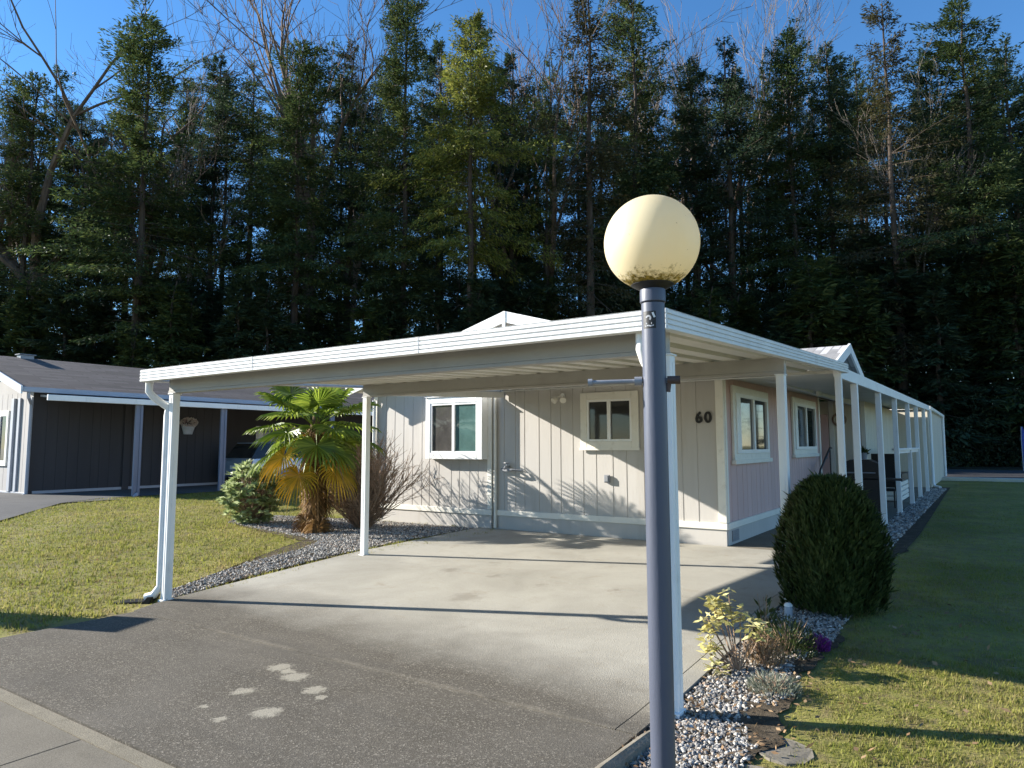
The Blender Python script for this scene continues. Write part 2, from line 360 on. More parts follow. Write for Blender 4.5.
def leaves(P, D, N, L, W):
    """diamond leaves: base P, direction D, blade normal N, length L, width W (arrays)"""
    S = np.cross(D, N); S /= np.linalg.norm(S, axis=1, keepdims=True)+1e-9
    L = np.asarray(L).reshape(-1, 1); W = np.asarray(W).reshape(-1, 1)
    V = np.empty((len(P), 4, 3)); V[:, 0] = P; V[:, 1] = P+D*L*.45+S*W*.5; V[:, 2] = P+D*L; V[:, 3] = P+D*L*.45-S*W*.5
    return V.reshape(-1, 3)
def rv(n): 
    v = rng.normal(size=(n, 3)); return v/np.linalg.norm(v, axis=1, keepdims=True)
def norm(v): return v/(np.linalg.norm(v, axis=1, keepdims=True)+1e-9)
def thing(name, label, cat, loc=(0, 0, 0), group=None, rz=0):
    o = bpy.data.objects.new(name, None); o.empty_display_size = .2; COL.objects.link(o)
    o.location = loc; o.rotation_euler = (0, 0, rz); o['label'] = label; o['category'] = cat
    if group: o['group'] = group
    return o
def tag(o, label, cat, group=None):
    o['label'] = label; o['category'] = cat
    if group: o['group'] = group
    return o
def kind(o, k): o['kind'] = k; return o
def copy_thing(src, loc, rz, sc, label, group=None):
    r = src.copy(); COL.objects.link(r); r.location = loc; r.rotation_euler = (0, 0, rz)
    r.scale = sc if hasattr(sc, '__len__') else (sc, sc, sc); r['label'] = label
    if group: r['group'] = group
    elif 'group' in r.keys(): del r['group']
    for ch in list(src.children):
        c = ch.copy(); COL.objects.link(c); c.parent = r
        for g in list(ch.children):
            d = g.copy(); COL.objects.link(d); d.parent = c
    return r

# ------------------------------------------------------------------ terrain
def ss(t): t = min(1, max(0, t)); return t*t*(3-2*t)
def gz(x, y): return .11*min(1, max(0, (y-4.2)/3))+.2*ss((-x-9)/13)
def sheet(name, xs, ys, mat, off, thick=0, knd='structure', inside=None):
    m = MB(); nx, ny = len(xs), len(ys)
    vs = [(x, y, gz(x, y)+off) for x in xs for y in ys]
    fs = [(i*ny+j, (i+1)*ny+j, (i+1)*ny+j+1, i*ny+j+1) for i in range(nx-1) for j in range(ny-1)]
    m.add(vs, fs)
    if thick:
        ring = [(i, 0) for i in range(nx)]+[(nx-1, j) for j in range(1, ny)]+[(i, ny-1) for i in range(nx-2, -1, -1)]+[(0, j) for j in range(ny-2, 0, -1)]
        for a, b in zip(ring, ring[1:]+ring[:1]):
            p, q = m.v[a[0]*ny+a[1]], m.v[b[0]*ny+b[1]]
            m.add([p, q, (q[0], q[1], q[2]-thick), (p[0], p[1], p[2]-thick)], [(0, 3, 2, 1)])
    return kind(m.build(name, mat), knd)
def lin(a, b, n): return [a+(b-a)*i/(n-1) for i in range(n)]
gx = [-900, -400, -200, -120, -80, -60, -45]+lin(-34, 8, 43)+[12, 20, 40, 80, 200, 400, 900]
gy = [-900, -400, -100, -30, -10, -4]+lin(0, 14, 36)+[18, 24, 34, 50, 80, 140, 300, 900, 1500]
sheet('lawn', gx, gy, MT['lawn'], -.012)
sheet('driveway', lin(-7.12, -1.745, 8), lin(2.15, 3.80, 6), MT['apron'], .022, .08)
slabs = [sheet('carport_slab', xs_, ys_, MT['slab'], .022, .1) for xs_ in ([-7.42]+lin(-7.0, -1.878, 8), lin(-1.870, -1.745, 3)) for ys_ in (lin(3.82, 6.975, 12), lin(6.983, 10.69, 12))]
for v in [v for q in slabs for v in q.data.vertices]:                                    # the left edge leaves the posts a little towards the house
    if v.co.x < -7.3: v.co.x = -7.36-.10*max(0, v.co.y-4.2)
    if v.co.x < -7.3 and v.co.y < 4.2: v.co.x = -7.16-.5*(v.co.y-3.8)
sheet('house_pad', lin(-3.36, -1.78, 3), lin(10.71, 29.4, 12), MT['side_concrete'], .018, .08)
for i, (a, b) in enumerate(((-40, -8.32), (-8.31, -4.306), (-4.294, -.3), (-.29, 12))):
    sheet('footpath' if i == 0 else 'footpath', lin(a, b, 3), [-8, -2, 0, 2.03], MT['side_concrete'], .02, .06)
sheet('gutter_strip', [-40, -10, -1.2, 12], [2.045, 2.14], MT['gutter_agg'], .012, .05)
sheet('road', [-300, -100, -30, -3, 10, 40, 300], [37, 40, 46, 52], MT['far_road'], .01)
sheet('kerb', [-300, -100, -30, -3, 10, 40, 300], [36.0, 37.0], MT['curb'], .11, .13)  # widened to carry the painted sunlit strip
fl = sheet('forest_floor', [-300, -120, -60, -30, 0, 30, 100, 300], [53, 60, 80, 120, 300], MT['forest_floor'], .02)
def poly_sheet(name, pts, mat, off, knd='structure'):
    m = MB(); c = (sum(p[0] for p in pts)/len(pts), sum(p[1] for p in pts)/len(pts))
    vs = [(c[0], c[1], gz(*c)+off)]
    K = 5
    for r in range(1, K+1):
        for p in pts:
            x, y = c[0]+(p[0]-c[0])*r/K, c[1]+(p[1]-c[1])*r/K; vs.append((x, y, gz(x, y)+off))
    n = len(pts); fs = [(0, 1+i, 1+(i+1) % n) for i in range(n)]
    for r in range(K-1):
        for i in range(n): fs.append((1+r*n+i, 1+(r+1)*n+i, 1+(r+1)*n+(i+1) % n, 1+r*n+(i+1) % n))
    m.add(vs, fs); return kind(m.build(name, mat), knd)
LB = [(-7.40, 4.3), (-7.62, 5.2), (-7.75, 6.4), (-7.85, 7.7), (-8.0, 9.0), (-8.05, 10.6), (-9.5, 10.66), (-11.2, 10.4), (-12.9, 9.9), (-13.2, 9.2), (-12.6, 8.5), (-11.2, 8.25), (-9.7, 8.0), (-9.05, 7.75), (-8.66, 7.1), (-8.45, 6.0), (-8.15, 5.3), (-7.85, 4.6)]
poly_sheet('gravel_bed', LB, MT['soil'], .006)
pb_ = sheet('planting_bed', [-1.74, -1.5, -1.3, -1.13], lin(2.2, 12, 99)+[14, 18, 22, 26, 30], MT['soil'], .004)
for v in pb_.data.vertices:
    if v.co.x > -1.2: v.co.x += .05*math.sin(v.co.y*3.3)+.035*math.sin(v.co.y*9.1+1)+.02*math.sin(v.co.y*23)+random.uniform(-.012, .012)
sheet('neighbour_driveway', [-34, -26, -19.9, -18.9], [3, 6, 8, 9.6], MT['nbr_drive'], .012)
sheet('neighbour_driveway', [-22.75, -20, -19.5], [9.6, 13, 24], MT['nbr_drive'], .012)
pts = [(-18.9, 3), (-16.5, 6.0), (-18.9, 8.15), (-19.9, 9.6), (-20.5, 9.6), (-22, 3)]
poly_sheet('neighbour_driveway', [(-14.5, 2.4), (-16.4, 6.0), (-18.8, 8.1), (-19.6, 9.5), (-24, 9.5), (-26, 2.4)], MT['nbr_drive'], .018)

# loose stones -----------------------------------------------------
def inpoly(x, y, P):
    r = False; n = len(P)
    for i in range(n):
        (x1, y1), (x2, y2) = P[i], P[i-1]
        if (y1 > y) != (y2 > y) and x < (x2-x1)*(y-y1)/(y2-y1)+x1: r = not r
    return r
def ico():
    t = (1+5**.5)/2
    v = np.array([(-1,t,0),(1,t,0),(-1,-t,0),(1,-t,0),(0,-1,t),(0,1,t),(0,-1,-t),(0,1,-t),(t,0,-1),(t,0,1),(-t,0,-1),(-t,0,1)], float); v /= np.linalg.norm(v[0])
    f = np.array([(0,11,5),(0,5,1),(0,1,7),(0,7,10),(0,10,11),(1,5,9),(5,11,4),(11,10,2),(10,7,6),(7,1,8),(3,9,4),(3,4,2),(3,2,6),(3,6,8),(3,8,9),(4,9,5),(2,4,11),(6,2,10),(8,6,7),(9,8,1)])
    return v, f
IV, IF = ico()
def stones(name, pts, size, mat):
    V = []; F = []
    for (x, y, z) in pts:
        s = size*random.uniform(.55, 1.35)
        sc = np.array([s*random.uniform(.7, 1.2), s*random.uniform(.6, 1.0), s*random.uniform(.4, .75)])
        q = np.array(Quaternion((random.gauss(0,1), random.gauss(0,1), random.gauss(0,1), random.gauss(0,1))).normalized().to_matrix())
        v = (IV*(1+rng.uniform(-.22, .22, (12, 1)))*sc)@q.T+np.array([x, y, z+s*.25])
        F.append(IF+len(V)*12); V.append(v)
    V = np.concatenate(V); F = np.concatenate(F)
    me = bpy.data.meshes.new(name); me.from_pydata(V.tolist(), [], F.tolist()); me.update()
    return kind(link(name, me, mat), 'stuff')
pts = []
while len(pts) < 9500:
    x, y = random.uniform(-1.73, -1.12), 2.7+5.6*random.random()**1.25
    lim = -1.30+.1*math.sin(y*2.1)+.06*math.sin(y*5.3)+(.14 if y > 4.7 else 0)
    if x > lim+random.gauss(0, .035): continue
    pts.append((x, y, gz(x, y)))
stones('gravel_stones', pts, .0145, MT['gravel'])
pts = [(x, y, gz(x, y)) for x, y in ((random.uniform(-1.74, -1.30), random.uniform(8, 29)) for _ in range(4200))]
stones('gravel_stones', pts, .03, MT['gravel'])
pts = []
while len(pts) < 15000:
    x, y = random.uniform(-13.2, -7.4), random.uniform(4.3, 10.6)
    if inpoly(x, y, LB): pts.append((x, y, gz(x, y)+.004))
stones('gravel_stones', pts, .017, MT['gravel'])

# grass blades -----------------------------------------------------
def grass(name, rects, dens, h, wd, excl):
    P = []
    for (x0, x1, y0, y1, k) in rects:
        n = int((x1-x0)*(y1-y0)*dens*k); xy = rng.uniform((x0, y0), (x1, y1), (n, 2))
        keep = [not any(e(x, y) for e in excl) for x, y in xy]; P.append(xy[keep])
    P = np.concatenate(P); n = len(P)
    z = np.array([gz(x, y) for x, y in P])-.014
    nn = np.sin(P[:, 0]*2.1+P[:, 1]*.7)*np.sin(P[:, 1]*1.9-P[:, 0]*.6)
    nb2 = np.sin(P[:, 0]*13+3*np.sin(P[:, 1]*5))*np.sin(P[:, 1]*15+2*np.sin(P[:, 0]*6)); L = h*rng.uniform(.5, 1.25, n)*(1+.25*nn)*(1+.55*nb2); a = rng.uniform(0, 2*np.pi, n); lean = rng.uniform(.2, .95, n)
    D = np.stack([np.cos(a)*lean, np.sin(a)*lean, np.ones(n)], 1); D = norm(D); b = a+rng.uniform(1, 2.1, n)
    S = np.stack([np.cos(b), np.sin(b), np.zeros(n)], 1)*wd*rng.uniform(.6, 1.3, (n, 1))
    B = np.column_stack([P, z]); V = np.empty((n, 3, 3)); V[:, 0] = B-S; V[:, 1] = B+S; V[:, 2] = B+D*L[:, None]
    o = quads(name, V.reshape(-1, 3), 3, MT['blade']); return kind(o, 'stuff')
ndr = [(-14.5, 2.4), (-16.4, 6.0), (-18.8, 8.1), (-19.6, 9.5), (-19.5, 9.6), (-19.5, 24), (-30, 24), (-30, 2.4)]
grass('grass', [(-13.2, -7.3, 2.5, 10.7, 1), (-19.5, -13.2, 3.5, 14, .7)], 1100, .045, .0085,
      [lambda x, y: inpoly(x, y, LB), lambda x, y: inpoly(x, y, ndr), lambda x, y: y < 4.0 and x > -7.35+.1*math.sin(y*9), lambda x, y: (x+9.5)**2*.6+(y-2.6)**2*4 < 1.0 and random.random() < .8])
lawn_edge = lambda x, y: x < -1.12+.05*math.sin(y*3.3)+.04*math.sin(y*9.1+1)+random.gauss(0, .04)
grass('grass', [(-1.2, .3, 3.0, 6.2, 4.2), (-1.2, 1.6, 6.2, 11, 1.6), (-1.3, 3.2, 11, 20, .7), (-1.5, 5, 20, 36, .3)], 1500, .024, .0042, [lawn_edge, lambda x, y: y < 5 and x < -.90+.05*math.sin(y*11) and random.random() < .75])

# flat stones and dark edging along the lawn
for i, (x, y, a, b, lb) in enumerate(((-1.03, 4.12, .15, .17, 'larger flat mossy grey stone between the near gravel and the sunny lawn'), (-1.13, 3.72, .16, .13, 'flat grey stone at the very bottom of the photo beside the gravel bed'), (-1.0, 4.72, .17, .1, 'flat grey stone by the grey tufted plant at the lawn edge'))):
    m = MB(); n = 11; top = []; bot = []
    for k in range(n):
        r = 1+random.uniform(-.18, .15); top.append((x+a*r*math.cos(k*2*math.pi/n), y+b*r*math.sin(k*2*math.pi/n), -.002+random.uniform(-.005, .006))); bot.append((top[-1][0]*1, top[-1][1], -.03))
    m.add(top+bot, [tuple(range(n))]+[(k, n+k, n+(k+1) % n, (k+1) % n) for k in range(n)])
    tag(m.build('edging_stone', MT['stone']), lb, 'stone')
m = MB(); m.tube([(-1.69, 2.75, .0), (-1.68, 3.3, .01), (-1.67, 3.8, .0), (-1.66, 4.05, .0)], [.05, .055, .05, .03], 8)
tag(m.build('edging_log', MT['stone'], smooth=True), 'rounded grey kerb log beside the driveway at the foot of the lamp post', 'edging')
m = MB()
for k in range(26):
    t = k/25; x = -7.86-t*.9+.14*math.sin(t*3.1); y = 4.55+2.9*t
    m.tube([(x, y, gz(x, y)-.02), (x-.03, y+.12, gz(x, y+.12)-.02)], [.025, .028], 6)
tag(m.build('bed_edging', MT['black'], smooth=True), 'thin dark edging strip curving between the left lawn and the gravel bed', 'edging')

# ------------------------------------------------------------------ siding helper
def grooved(m, axis, a, b, plane, out, z0, z1, step=.25, depth=.008, wid=.010, seed=3):
    """a wall face with vertical grooves, along x (plane = y) or y (plane = x); out = outward sign"""
    r = random.Random(seed); t = a; prof = [(a, 0)]
    while True:
        t += step*r.choice([.8, 1, 1, 1.25])
        if t > b-.06: break
        prof += [(t-wid, 0), (t-wid*.7, -depth), (t+wid*.7, -depth), (t+wid, 0)]
    prof.append((b, 0)); vs = []
    for s, d in prof:
        for z in (z0, z1):
            vs.append((s, plane+out*d, z) if axis == 'x' else (plane+out*d, s, z))
    m.add(vs, [(2*i, 2*i+2, 2*i+3, 2*i+1) for i in range(len(prof)-1)])

# ------------------------------------------------------------------ the house
hz = .13
house = thing('mobile_home', 'long beige mobile home with vertical siding and the number 60 behind the carport', 'house', (-7.0, 14.0, 0))
m = MB(); grooved(m, 'x', -7.72, -3.367, 10.765, -1, hz+.33, 2.82, seed=5)
m.box(-7.70, -3.40, 10.785, 10.9, hz, 2.82); m.build('front_wall', MT['siding'], house)
m = MB(); grooved(m, 'x', -10.76, -7.72, 10.70, -1, hz+.33, 2.82, seed=9); m.box(-10.74, -7.72, 10.72, 10.9, hz, 2.82)
m.box(-7.74, -7.715, 10.70, 10.80, hz, 2.82); m.build('front_wall', MT['siding'], house)
m = MB(); grooved(m, 'y', 10.765, 18.15, -3.367, 1, hz+.3, 2.9, seed=11); m.box(-3.6, -3.39, 10.80, 18.15, hz, 2.9); m.build('side_wall', MT['siding_side'], house)
m = MB(); m.box(-4.6, -4.4, 18.1, 21.1, hz, 2.9); m.box(-4.5, -3.4, 18.02, 18.12, hz, 2.9); m.build('recess_wall', MT['siding_side'], house)
m = MB(); m.box(-10.7, -10.6, 10.9, 31, hz, 2.9); m.box(-10.6, -4.6, 30.9, 31, hz, 2.9); m.box(-4.5, -2.95, 29.7, 29.8, hz, 2.9); m.build('rear_wall', MT['siding'], house)
m = MB(); m.box(-4.4, -2.75, 21.0, 21.15, hz, 2.86); grooved(m, 'y', 21.15, 29.6, -2.75, 1, hz, 2.86, .3, seed=3); m.build('porch_wall', MT['cream_siding'], house)
for bx_ in ((-3.62, -3.50, 20.96, 20.998), (-2.83, -2.71, 20.95, 20.995)):
    m = MB(); m.box(*bx_, hz, 2.86, .005); m.build('corner_trim', MT['trim'], house)
m = MB(); m.box(-4.35, -3.64, 20.955, 20.997, hz+.35, 2.5, .004); dr = m.build('added_panel', MT['siding_side'], house)  # dark panel added where the entry wall is only shaded
m = MB(); m.lathe([(.02, 0), (.035, .015), (.03, .04), (0, .045)], (0, 0, 0), 12); m.v = [(x-3.72, 20.95-z, 1.3+y) for x, y, z in m.v]; m.build('panel_knob', MT['galv'], dr)
# skirting, belly trim, corner boards
m = MB(); m.box(-10.74, -7.72, 10.685, 10.71, hz-.02, hz+.25); m.box(-7.715, -3.36, 10.75, 10.785, hz-.02, hz+.25); m.box(-3.385, -3.352, 10.79, 18.1, hz-.02, hz+.25); m.build('skirting', MT['siding'], house)
m = MB(); m.box(-10.76, -7.70, 10.66, 10.70, hz+.24, hz+.34, .006); m.box(-7.69, -3.34, 10.725, 10.765, hz+.24, hz+.34, .006); m.box(-3.365, -3.327, 10.768, 18.16, hz+.24, hz+.34, .006); m.build('belly_trim', MT['trim'], house)
for bx_ in ((-3.47, -3.342, 10.72, 10.76), (-3.364, -3.33, 10.763, 10.84), (-7.80, -7.70, 10.665, 10.698), (-10.79, -10.69, 10.665, 10.698), (-3.364, -3.33, 18.06, 18.17)):
    m = MB(); m.box(*bx_, hz+.345, 2.8, .006); m.build('corner_trim', MT['trim'], house)
m = MB(); m.tube([(-7.64, 10.70, 2.6), (-7.64, 10.70, hz+.02)], .028, 8); m.build('drain_pipe', MT['trim'], house)
m = MB(); m.tube([(-10.72, 10.6, 2.62), (-10.72, 10.62, 2.5), (-10.72, 10.63, .25)], .035, 8); m.build('downspout', MT['white'], house)
m = MB(); m.box(-3.350, -3.342, 10.98, 11.32, hz+.04, hz+.21)
for k in range(5): m.box(-3.343, -3.338, 10.98, 11.32, hz+.05+k*.034, hz+.06+k*.034)
m.build('skirting_vent', MT['galv'], house)

def window_front(parent, x0, x1, z0, z1, y, deep, fw, panes, name='window', inner=.05):
    f = MB()
    f.box(x0, x0+fw, y-deep, y, z0, z1, .006); f.box(x1-fw, x1, y-deep, y, z0, z1, .006)
    f.box(x0+fw, x1-fw, y-deep, y, z1-fw, z1, .006); f.box(x0+fw, x1-fw, y-deep, y, z0, z0+fw, .006)
    fo = f.build(name, MT['trim'] if deep < .1 else MT['white'], parent)
    a, b, c, d = x0+fw, x1-fw, z0+fw, z1-fw; yi = y-deep+.012
    s = MB(); e = .035
    s.box(a, a+e, yi, yi+.04, c, d); s.box(b-e, b, yi, yi+.04, c, d); s.box(a+e, b-e, yi, yi+.04, c, c+e); s.box(a+e, b-e, yi, yi+.04, d-e, d)
    mx = (a+b)/2; s.box(mx-.03, mx+.03, yi-.006, yi+.044, c+e, d-e)
    s.build('sash', MT['white'], fo)
    for (p, q, mat) in ((a+e, mx-.03, panes[0]), (mx+.03, b-e, panes[1])):
        g = MB(); g.box(p, q, yi+.03, yi+.036, c+e, d-e); g.build('pane', MT[mat], fo)
    return fo
wl = window_front(house, -9.19, -7.80, 1.40, 2.60, 10.69, .19, .12, ('pane_screen', 'pane_teal'))
m = MB(); m.prism([(10.69, 2.603), (10.47, 2.603), (10.69, 2.70)], 'x', -9.2, -7.79); m.build('hood', MT['white'], wl)
wr = window_front(house, -5.84, -4.755, 1.60, 2.56, 10.752, .035, .125, ('pane_dark', 'pane_dark'))
m = MB(); m.box(-5.86, -4.735, 10.70, 10.725, 1.575, 1.615); m.build('sill', MT['trim'], wr)
def window_side(parent, y0, y1, z0, z1, x, fw, panes):
    f = MB(); dp = .045
    f.box(x, x+dp, y0, y0+fw, z0, z1, .006); f.box(x, x+dp, y1-fw, y1, z0, z1, .006); f.box(x, x+dp, y0+fw, y1-fw, z1-fw, z1, .006); f.box(x, x+dp, y0+fw, y1-fw, z0, z0+fw, .006)
    fo = f.build('window', MT['trim'], parent)
    a, b, c, d = y0+fw, y1-fw, z0+fw, z1-fw; e = .06; s = MB()
    s.box(x+.01, x+dp+.02, a, a+e*3.6, c, d); s.box(x+.01, x+dp+.02, b-e*1.5, b, c, d); s.box(x+.01, x+dp+.02, a+e*3.6, b-e*1.5, c, c+e); s.box(x+.01, x+dp+.02, a+e*3.6, b-e*1.5, d-e, d)
    a += e*3.6; b -= e*1.5; mx = (a+b)/2; s.box(x+.005, x+dp+.015, mx-.05, mx+.05, c+e, d-e); s.build('sash', MT['white'], fo)
    for (p, q, mat) in ((a, mx-.05, panes[0]), (mx+.05, b, panes[1])):
        g = MB(); g.box(x+.02, x+.03, p, q, c+e, d-e); g.build('pane', MT[mat], fo)
    m = MB(); m.box(x, x+.075, y0-.04, y1+.04, z0-.05, z0+.02, .005); m.build('sill', MT['trim'], fo)
    return fo
window_side(house, 11.15, 13.32, 1.40, 2.61, -3.362, .12, ('pane_screen', 'pane_dark'))
window_side(house, 15.28, 17.64, 1.44, 2.66, -3.362, .12, ('pane_dark', 'pane_dark'))

# roof: front gable plus a cross gable facing the lawn
def slab_roof(m, p0, p1, p2, p3, t=.08):
    n = (Vector(p1)-Vector(p0)).cross(Vector(p3)-Vector(p0)).normalized()*t
    if n.z < 0: n = -n
    q = [Vector(p)-n for p in (p0, p1, p2, p3)]
    m.add([p0, p1, p2, p3]+[tuple(x) for x in q], [(0,1,2,3), (4,7,6,5), (0,4,5,1), (1,5,6,2), (2,6,7,3), (3,7,4,0)])
RX, RZ, EZ = -7.06, 4.03, 2.86
m = MB(); slab_roof(m, (RX, 10.2, RZ), (RX, 31.3, RZ), (-2.95, 31.3, EZ), (-2.95, 10.2, EZ)); slab_roof(m, (RX, 10.2, RZ), (-11.1, 10.2, EZ), (-11.1, 31.3, EZ), (RX, 31.3, RZ))
rf = m.build('roof', MT['shingle_light'], house)
m = MB(); slab_roof(m, (-7.0, 19.7, 4.22), (-2.85, 19.7, 4.22), (-2.85, 15.3, 2.85), (-3.3, 15.3, 2.85)); slab_roof(m, (-7.0, 19.7, 4.22), (-3.3, 24.1, 2.85), (-2.85, 24.1, 2.85), (-2.85, 19.7, 4.22)); m.build('cross_gable', MT['shingle_light'], house)
def rake(m, y, xa, za, xb, zb, w=.2, t=.035): m.prism([(xa, za), (xb, zb), (xb, zb-w), (xa, za-w)], 'y', y, y+t)
m = MB(); rake(m, 10.16, RX, RZ+.03, -2.93, EZ+.03); m.build('rake_board', MT['white'], house)
m = MB(); rake(m, 10.16, -11.12, EZ+.03, RX, RZ+.03); m.build('rake_board', MT['white'], house)
m = MB(); m.box(RX-.03, RX+.03, 10.145, 10.17, RZ-.26, RZ+.02); m.build('ridge_cap', MT['white'], house)
m = MB(); m.prism([(15.25, 2.88), (19.7, 4.26), (19.7, 4.02), (15.25, 2.64)], 'x', -2.85, -2.80); m.build('rake_board', MT['white'], house)
m = MB(); m.prism([(19.7, 4.26), (24.15, 2.88), (24.15, 2.64), (19.7, 4.02)], 'x', -2.85, -2.80); m.build('rake_board', MT['white'], house)
m = MB(); m.prism([(-10.7, 2.82), (-3.4, 2.82), (RX, 3.98)], 'y', 10.74, 10.80); m.build('gable_wall', MT['white'], house)
m = MB(); m.prism([(16.3, 2.9), (23.1, 2.9), (19.7, 4.02)], 'x', -3.35, -3.30); m.build('gable_wall', MT['cream_siding'], house)
m = MB(); m.box(-3.29, -3.26, 19.3, 20.1, 3.2, 3.62)
for k in range(6): m.box(-3.262, -3.245, 19.3, 20.1, 3.22+k*.065, 3.245+k*.065)
m.build('gable_vent', MT['bluegrey'], house)
m = MB(); m.box(-3.0, -2.90, 10.4, 31.3, EZ-.16, EZ-.02, .01); m.build('eave_gutter', MT['white_metal'], house)

# flood light, tap, outlet, number
m = MB(); m.lathe([(.0, 0), (.05, .0), (.05, .02), (0, .025)], (0, 0, 0), 14); m.v = [(x-6.2, 10.75-z, 2.53+y) for x, y, z in m.v]; fl_ = m.build('flood_light', MT['white'], house)
for dx in (-.11, .11):
    m = MB(); d = Vector((dx*2.2, -.5, -.35)).normalized(); b0 = Vector((-6.2+dx*.3, 10.72, 2.53)); e0 = b0+d*.06
    m.tube([b0, e0, e0+d*.04, e0+d*.10, e0+d*.12], [.015, .02, .04, .06, .055], 12); m.build('lamp_head', MT['trim'], fl_, True)
m = MB(); m.box(-5.40, -5.30, 10.71, 10.755, 1.03, 1.16, .008); m.box(-5.385, -5.315, 10.695, 10.712, 1.045, 1.145, .006); m.build('outlet_box', MT['galv'], house)
m = MB(); m.tube([(-7.35, 10.75, 1.27), (-7.35, 10.62, 1.27), (-7.35, 10.58, 1.23)], .022, 8); m.tube([(-7.35, 10.66, 1.28), (-7.35, 10.66, 1.34)], .012, 6)
for k in range(5): m.tube([(-7.35+.05*math.cos(k*1.256), 10.66+.05*math.sin(k*1.256), 1.34), (-7.35+.05*math.cos((k+1)*1.256), 10.66+.05*math.sin((k+1)*1.256), 1.34)], .009, 5)
m.tube([(-7.5, 10.7, 1.22), (-7.35, 10.64, 1.2), (-7.2, 10.62, 1.22), (-7.05, 10.7, 1.2)], .02, 6); m.build('garden_tap', MT['galv'], house, True)
cu = bpy.data.curves.new('house_number', 'FONT'); cu.body = '6'; cu.size = .235; cu.extrude = .008; cu.offset = .006
for ch, x in (('6', -3.80), ('0', -3.655)):
    cu = bpy.data.curves.new('n', 'FONT'); cu.body = ch; cu.size = .235; cu.extrude = .008; cu.offset = .007
    t = bpy.data.objects.new('n', cu); COL.objects.link(t); bpy.context.view_layer.update()
    me = bpy.data.meshes.new_from_object(t.evaluated_get(bpy.context.evaluated_depsgraph_get())); bpy.data.objects.remove(t)
    vs = np.empty(len(me.vertices)*3); me.vertices.foreach_get('co', vs); vs = vs.reshape(-1, 3)
    nv = np.stack([vs[:, 0]+x, 10.742-vs[:, 2], vs[:, 1]+2.008], 1); me.vertices.foreach_set('co', nv.ravel()); me.update()
    link('house_number', me, MT['black'], house)

# ------------------------------------------------------------------ carport
cp = thing('carport', 'white flat metal carport on slim posts spanning the concrete driveway', 'carport', (-4.5, 7.0, 0))
X0, X1, Y0, Y1 = -7.53, -1.58, 3.98, 10.715
SL = .045
def rz(y): return 2.352+SL*(y-4.0)          # underside of the fascia
m = MB(); per = .305; x = X0+.08; prof = []
while x < X1-.08:
    prof += [(x, .035), (x+per*.52, .035), (x+per*.60, .085), (x+per*.92, .085)]; x += per
prof = [p for p in prof if p[0] < X1-.06]; prof.append((X1-.05, prof[-1][1])); vs = []
for (x, d) in prof:
    for y in (Y0+.06, Y1-.05): vs.append((x, y, rz(y)+d))
n = len(prof); fs = [(2*i, 2*i+2, 2*i+3, 2*i+1) for i in range(n-1)]
vt = [(a, b, c+.012) for a, b, c in vs]; m.add(vs, fs); m.add(vt, fs); m.build('roof_panel', MT['cream'], cp)
def fascia_prof(h=.13):
    p = []; k = 4
    for i in range(k):
        z = h*i/k; p += [(.004, z), (.016, z+h/k*.12), (.016, z+h/k*.72), (.004, z+h/k*.9)]
    p.append((.012, h)); p += [(-.045, h), (-.045, h-.012), (-.012, h-.012), (-.012, .012), (-.045, .012), (-.045, 0)]
    return p
def fascia(name, A, B, out):
    """channel fascia running from A to B, out = outward unit vector"""
    m = MB(); P = fascia_prof(); n = len(P); vs = []
    for q in (A, B):
        for d, z in P: vs.append((q[0]+out[0]*d, q[1]+out[1]*d, q[2]+z))
    m.add(vs, [tuple(range(n))[::-1], tuple(range(n, 2*n))]+[(i, (i+1) % n, n+(i+1) % n, n+i) for i in range(n)])
    if name == 'front_fascia':
        for xs in (-5.62, -3.58):                                     # splice sleeves where two lengths meet
            o_ = len(P); m.add([(x, q_[1], q_[2]) for x in (xs, xs+.035) for q_ in [(0, A[1]+out[1]*(d+(.003 if d > 0 else 0)), A[2]+z) for d, z in P[:17]]], [(i, i+1, 17+i+1, 17+i) for i in range(16)])
    return m.build(name, MT['white_metal'], cp)
fascia('front_fascia', (X0-.012, Y0, rz(Y0)), (X1+.012, Y0, rz(Y0)), (0, -1))
fascia('side_fascia', (X1, Y0+.004, rz(Y0)), (X1, Y1, rz(Y1)), (1, 0))
fascia('side_fascia', (X0, Y0+.004, rz(Y0)), (X0, Y1, rz(Y1)), (-1, 0))
m = MB(); ys_ = (7.45, Y1-.01)
m.add([(X0+dx, y, rz(y)+dz) for y in ys_ for dx, dz in ((.0, -.105), (.09, -.105), (.09, -.003), (.0, -.003))], [(0,1,2,3), (4,7,6,5), (0,4,5,1), (1,5,6,2), (2,6,7,3), (3,7,4,0)]); m.build('shadow_strip', MT['white_metal'], cp)  # strip added under the left fascia to lower its shadow on the wall
fascia('rear_fascia', (X0+.05, Y1-.03, rz(Y1)), (X1-.05, Y1-.03, rz(Y1)), (0, 1))
def beam(y, zb, xa, xb, sk=False):
    m = MB(); zt = rz(y)+.033
    m.prism([(y-.05, zb), (y+.05, zb), (y+.05, zb+.02), (y+.042, zb+.024), (y+.042, zt), (y-.042, zt), (y-.042, zb+.03), (y-.05, zb+.024)], 'x', xa, xb)
    
    if sk: m.v = [(x, y_+.26*(x+7.42)/5.74, z_+.012*(x+7.42)/5.74) for x, y_, z_ in m.v]
    return m.build('beam', MT['beam'], cp)
beam(4.27, 2.237, -7.42, -1.68); beam(7.16, 2.36, -7.42, -1.67, True)
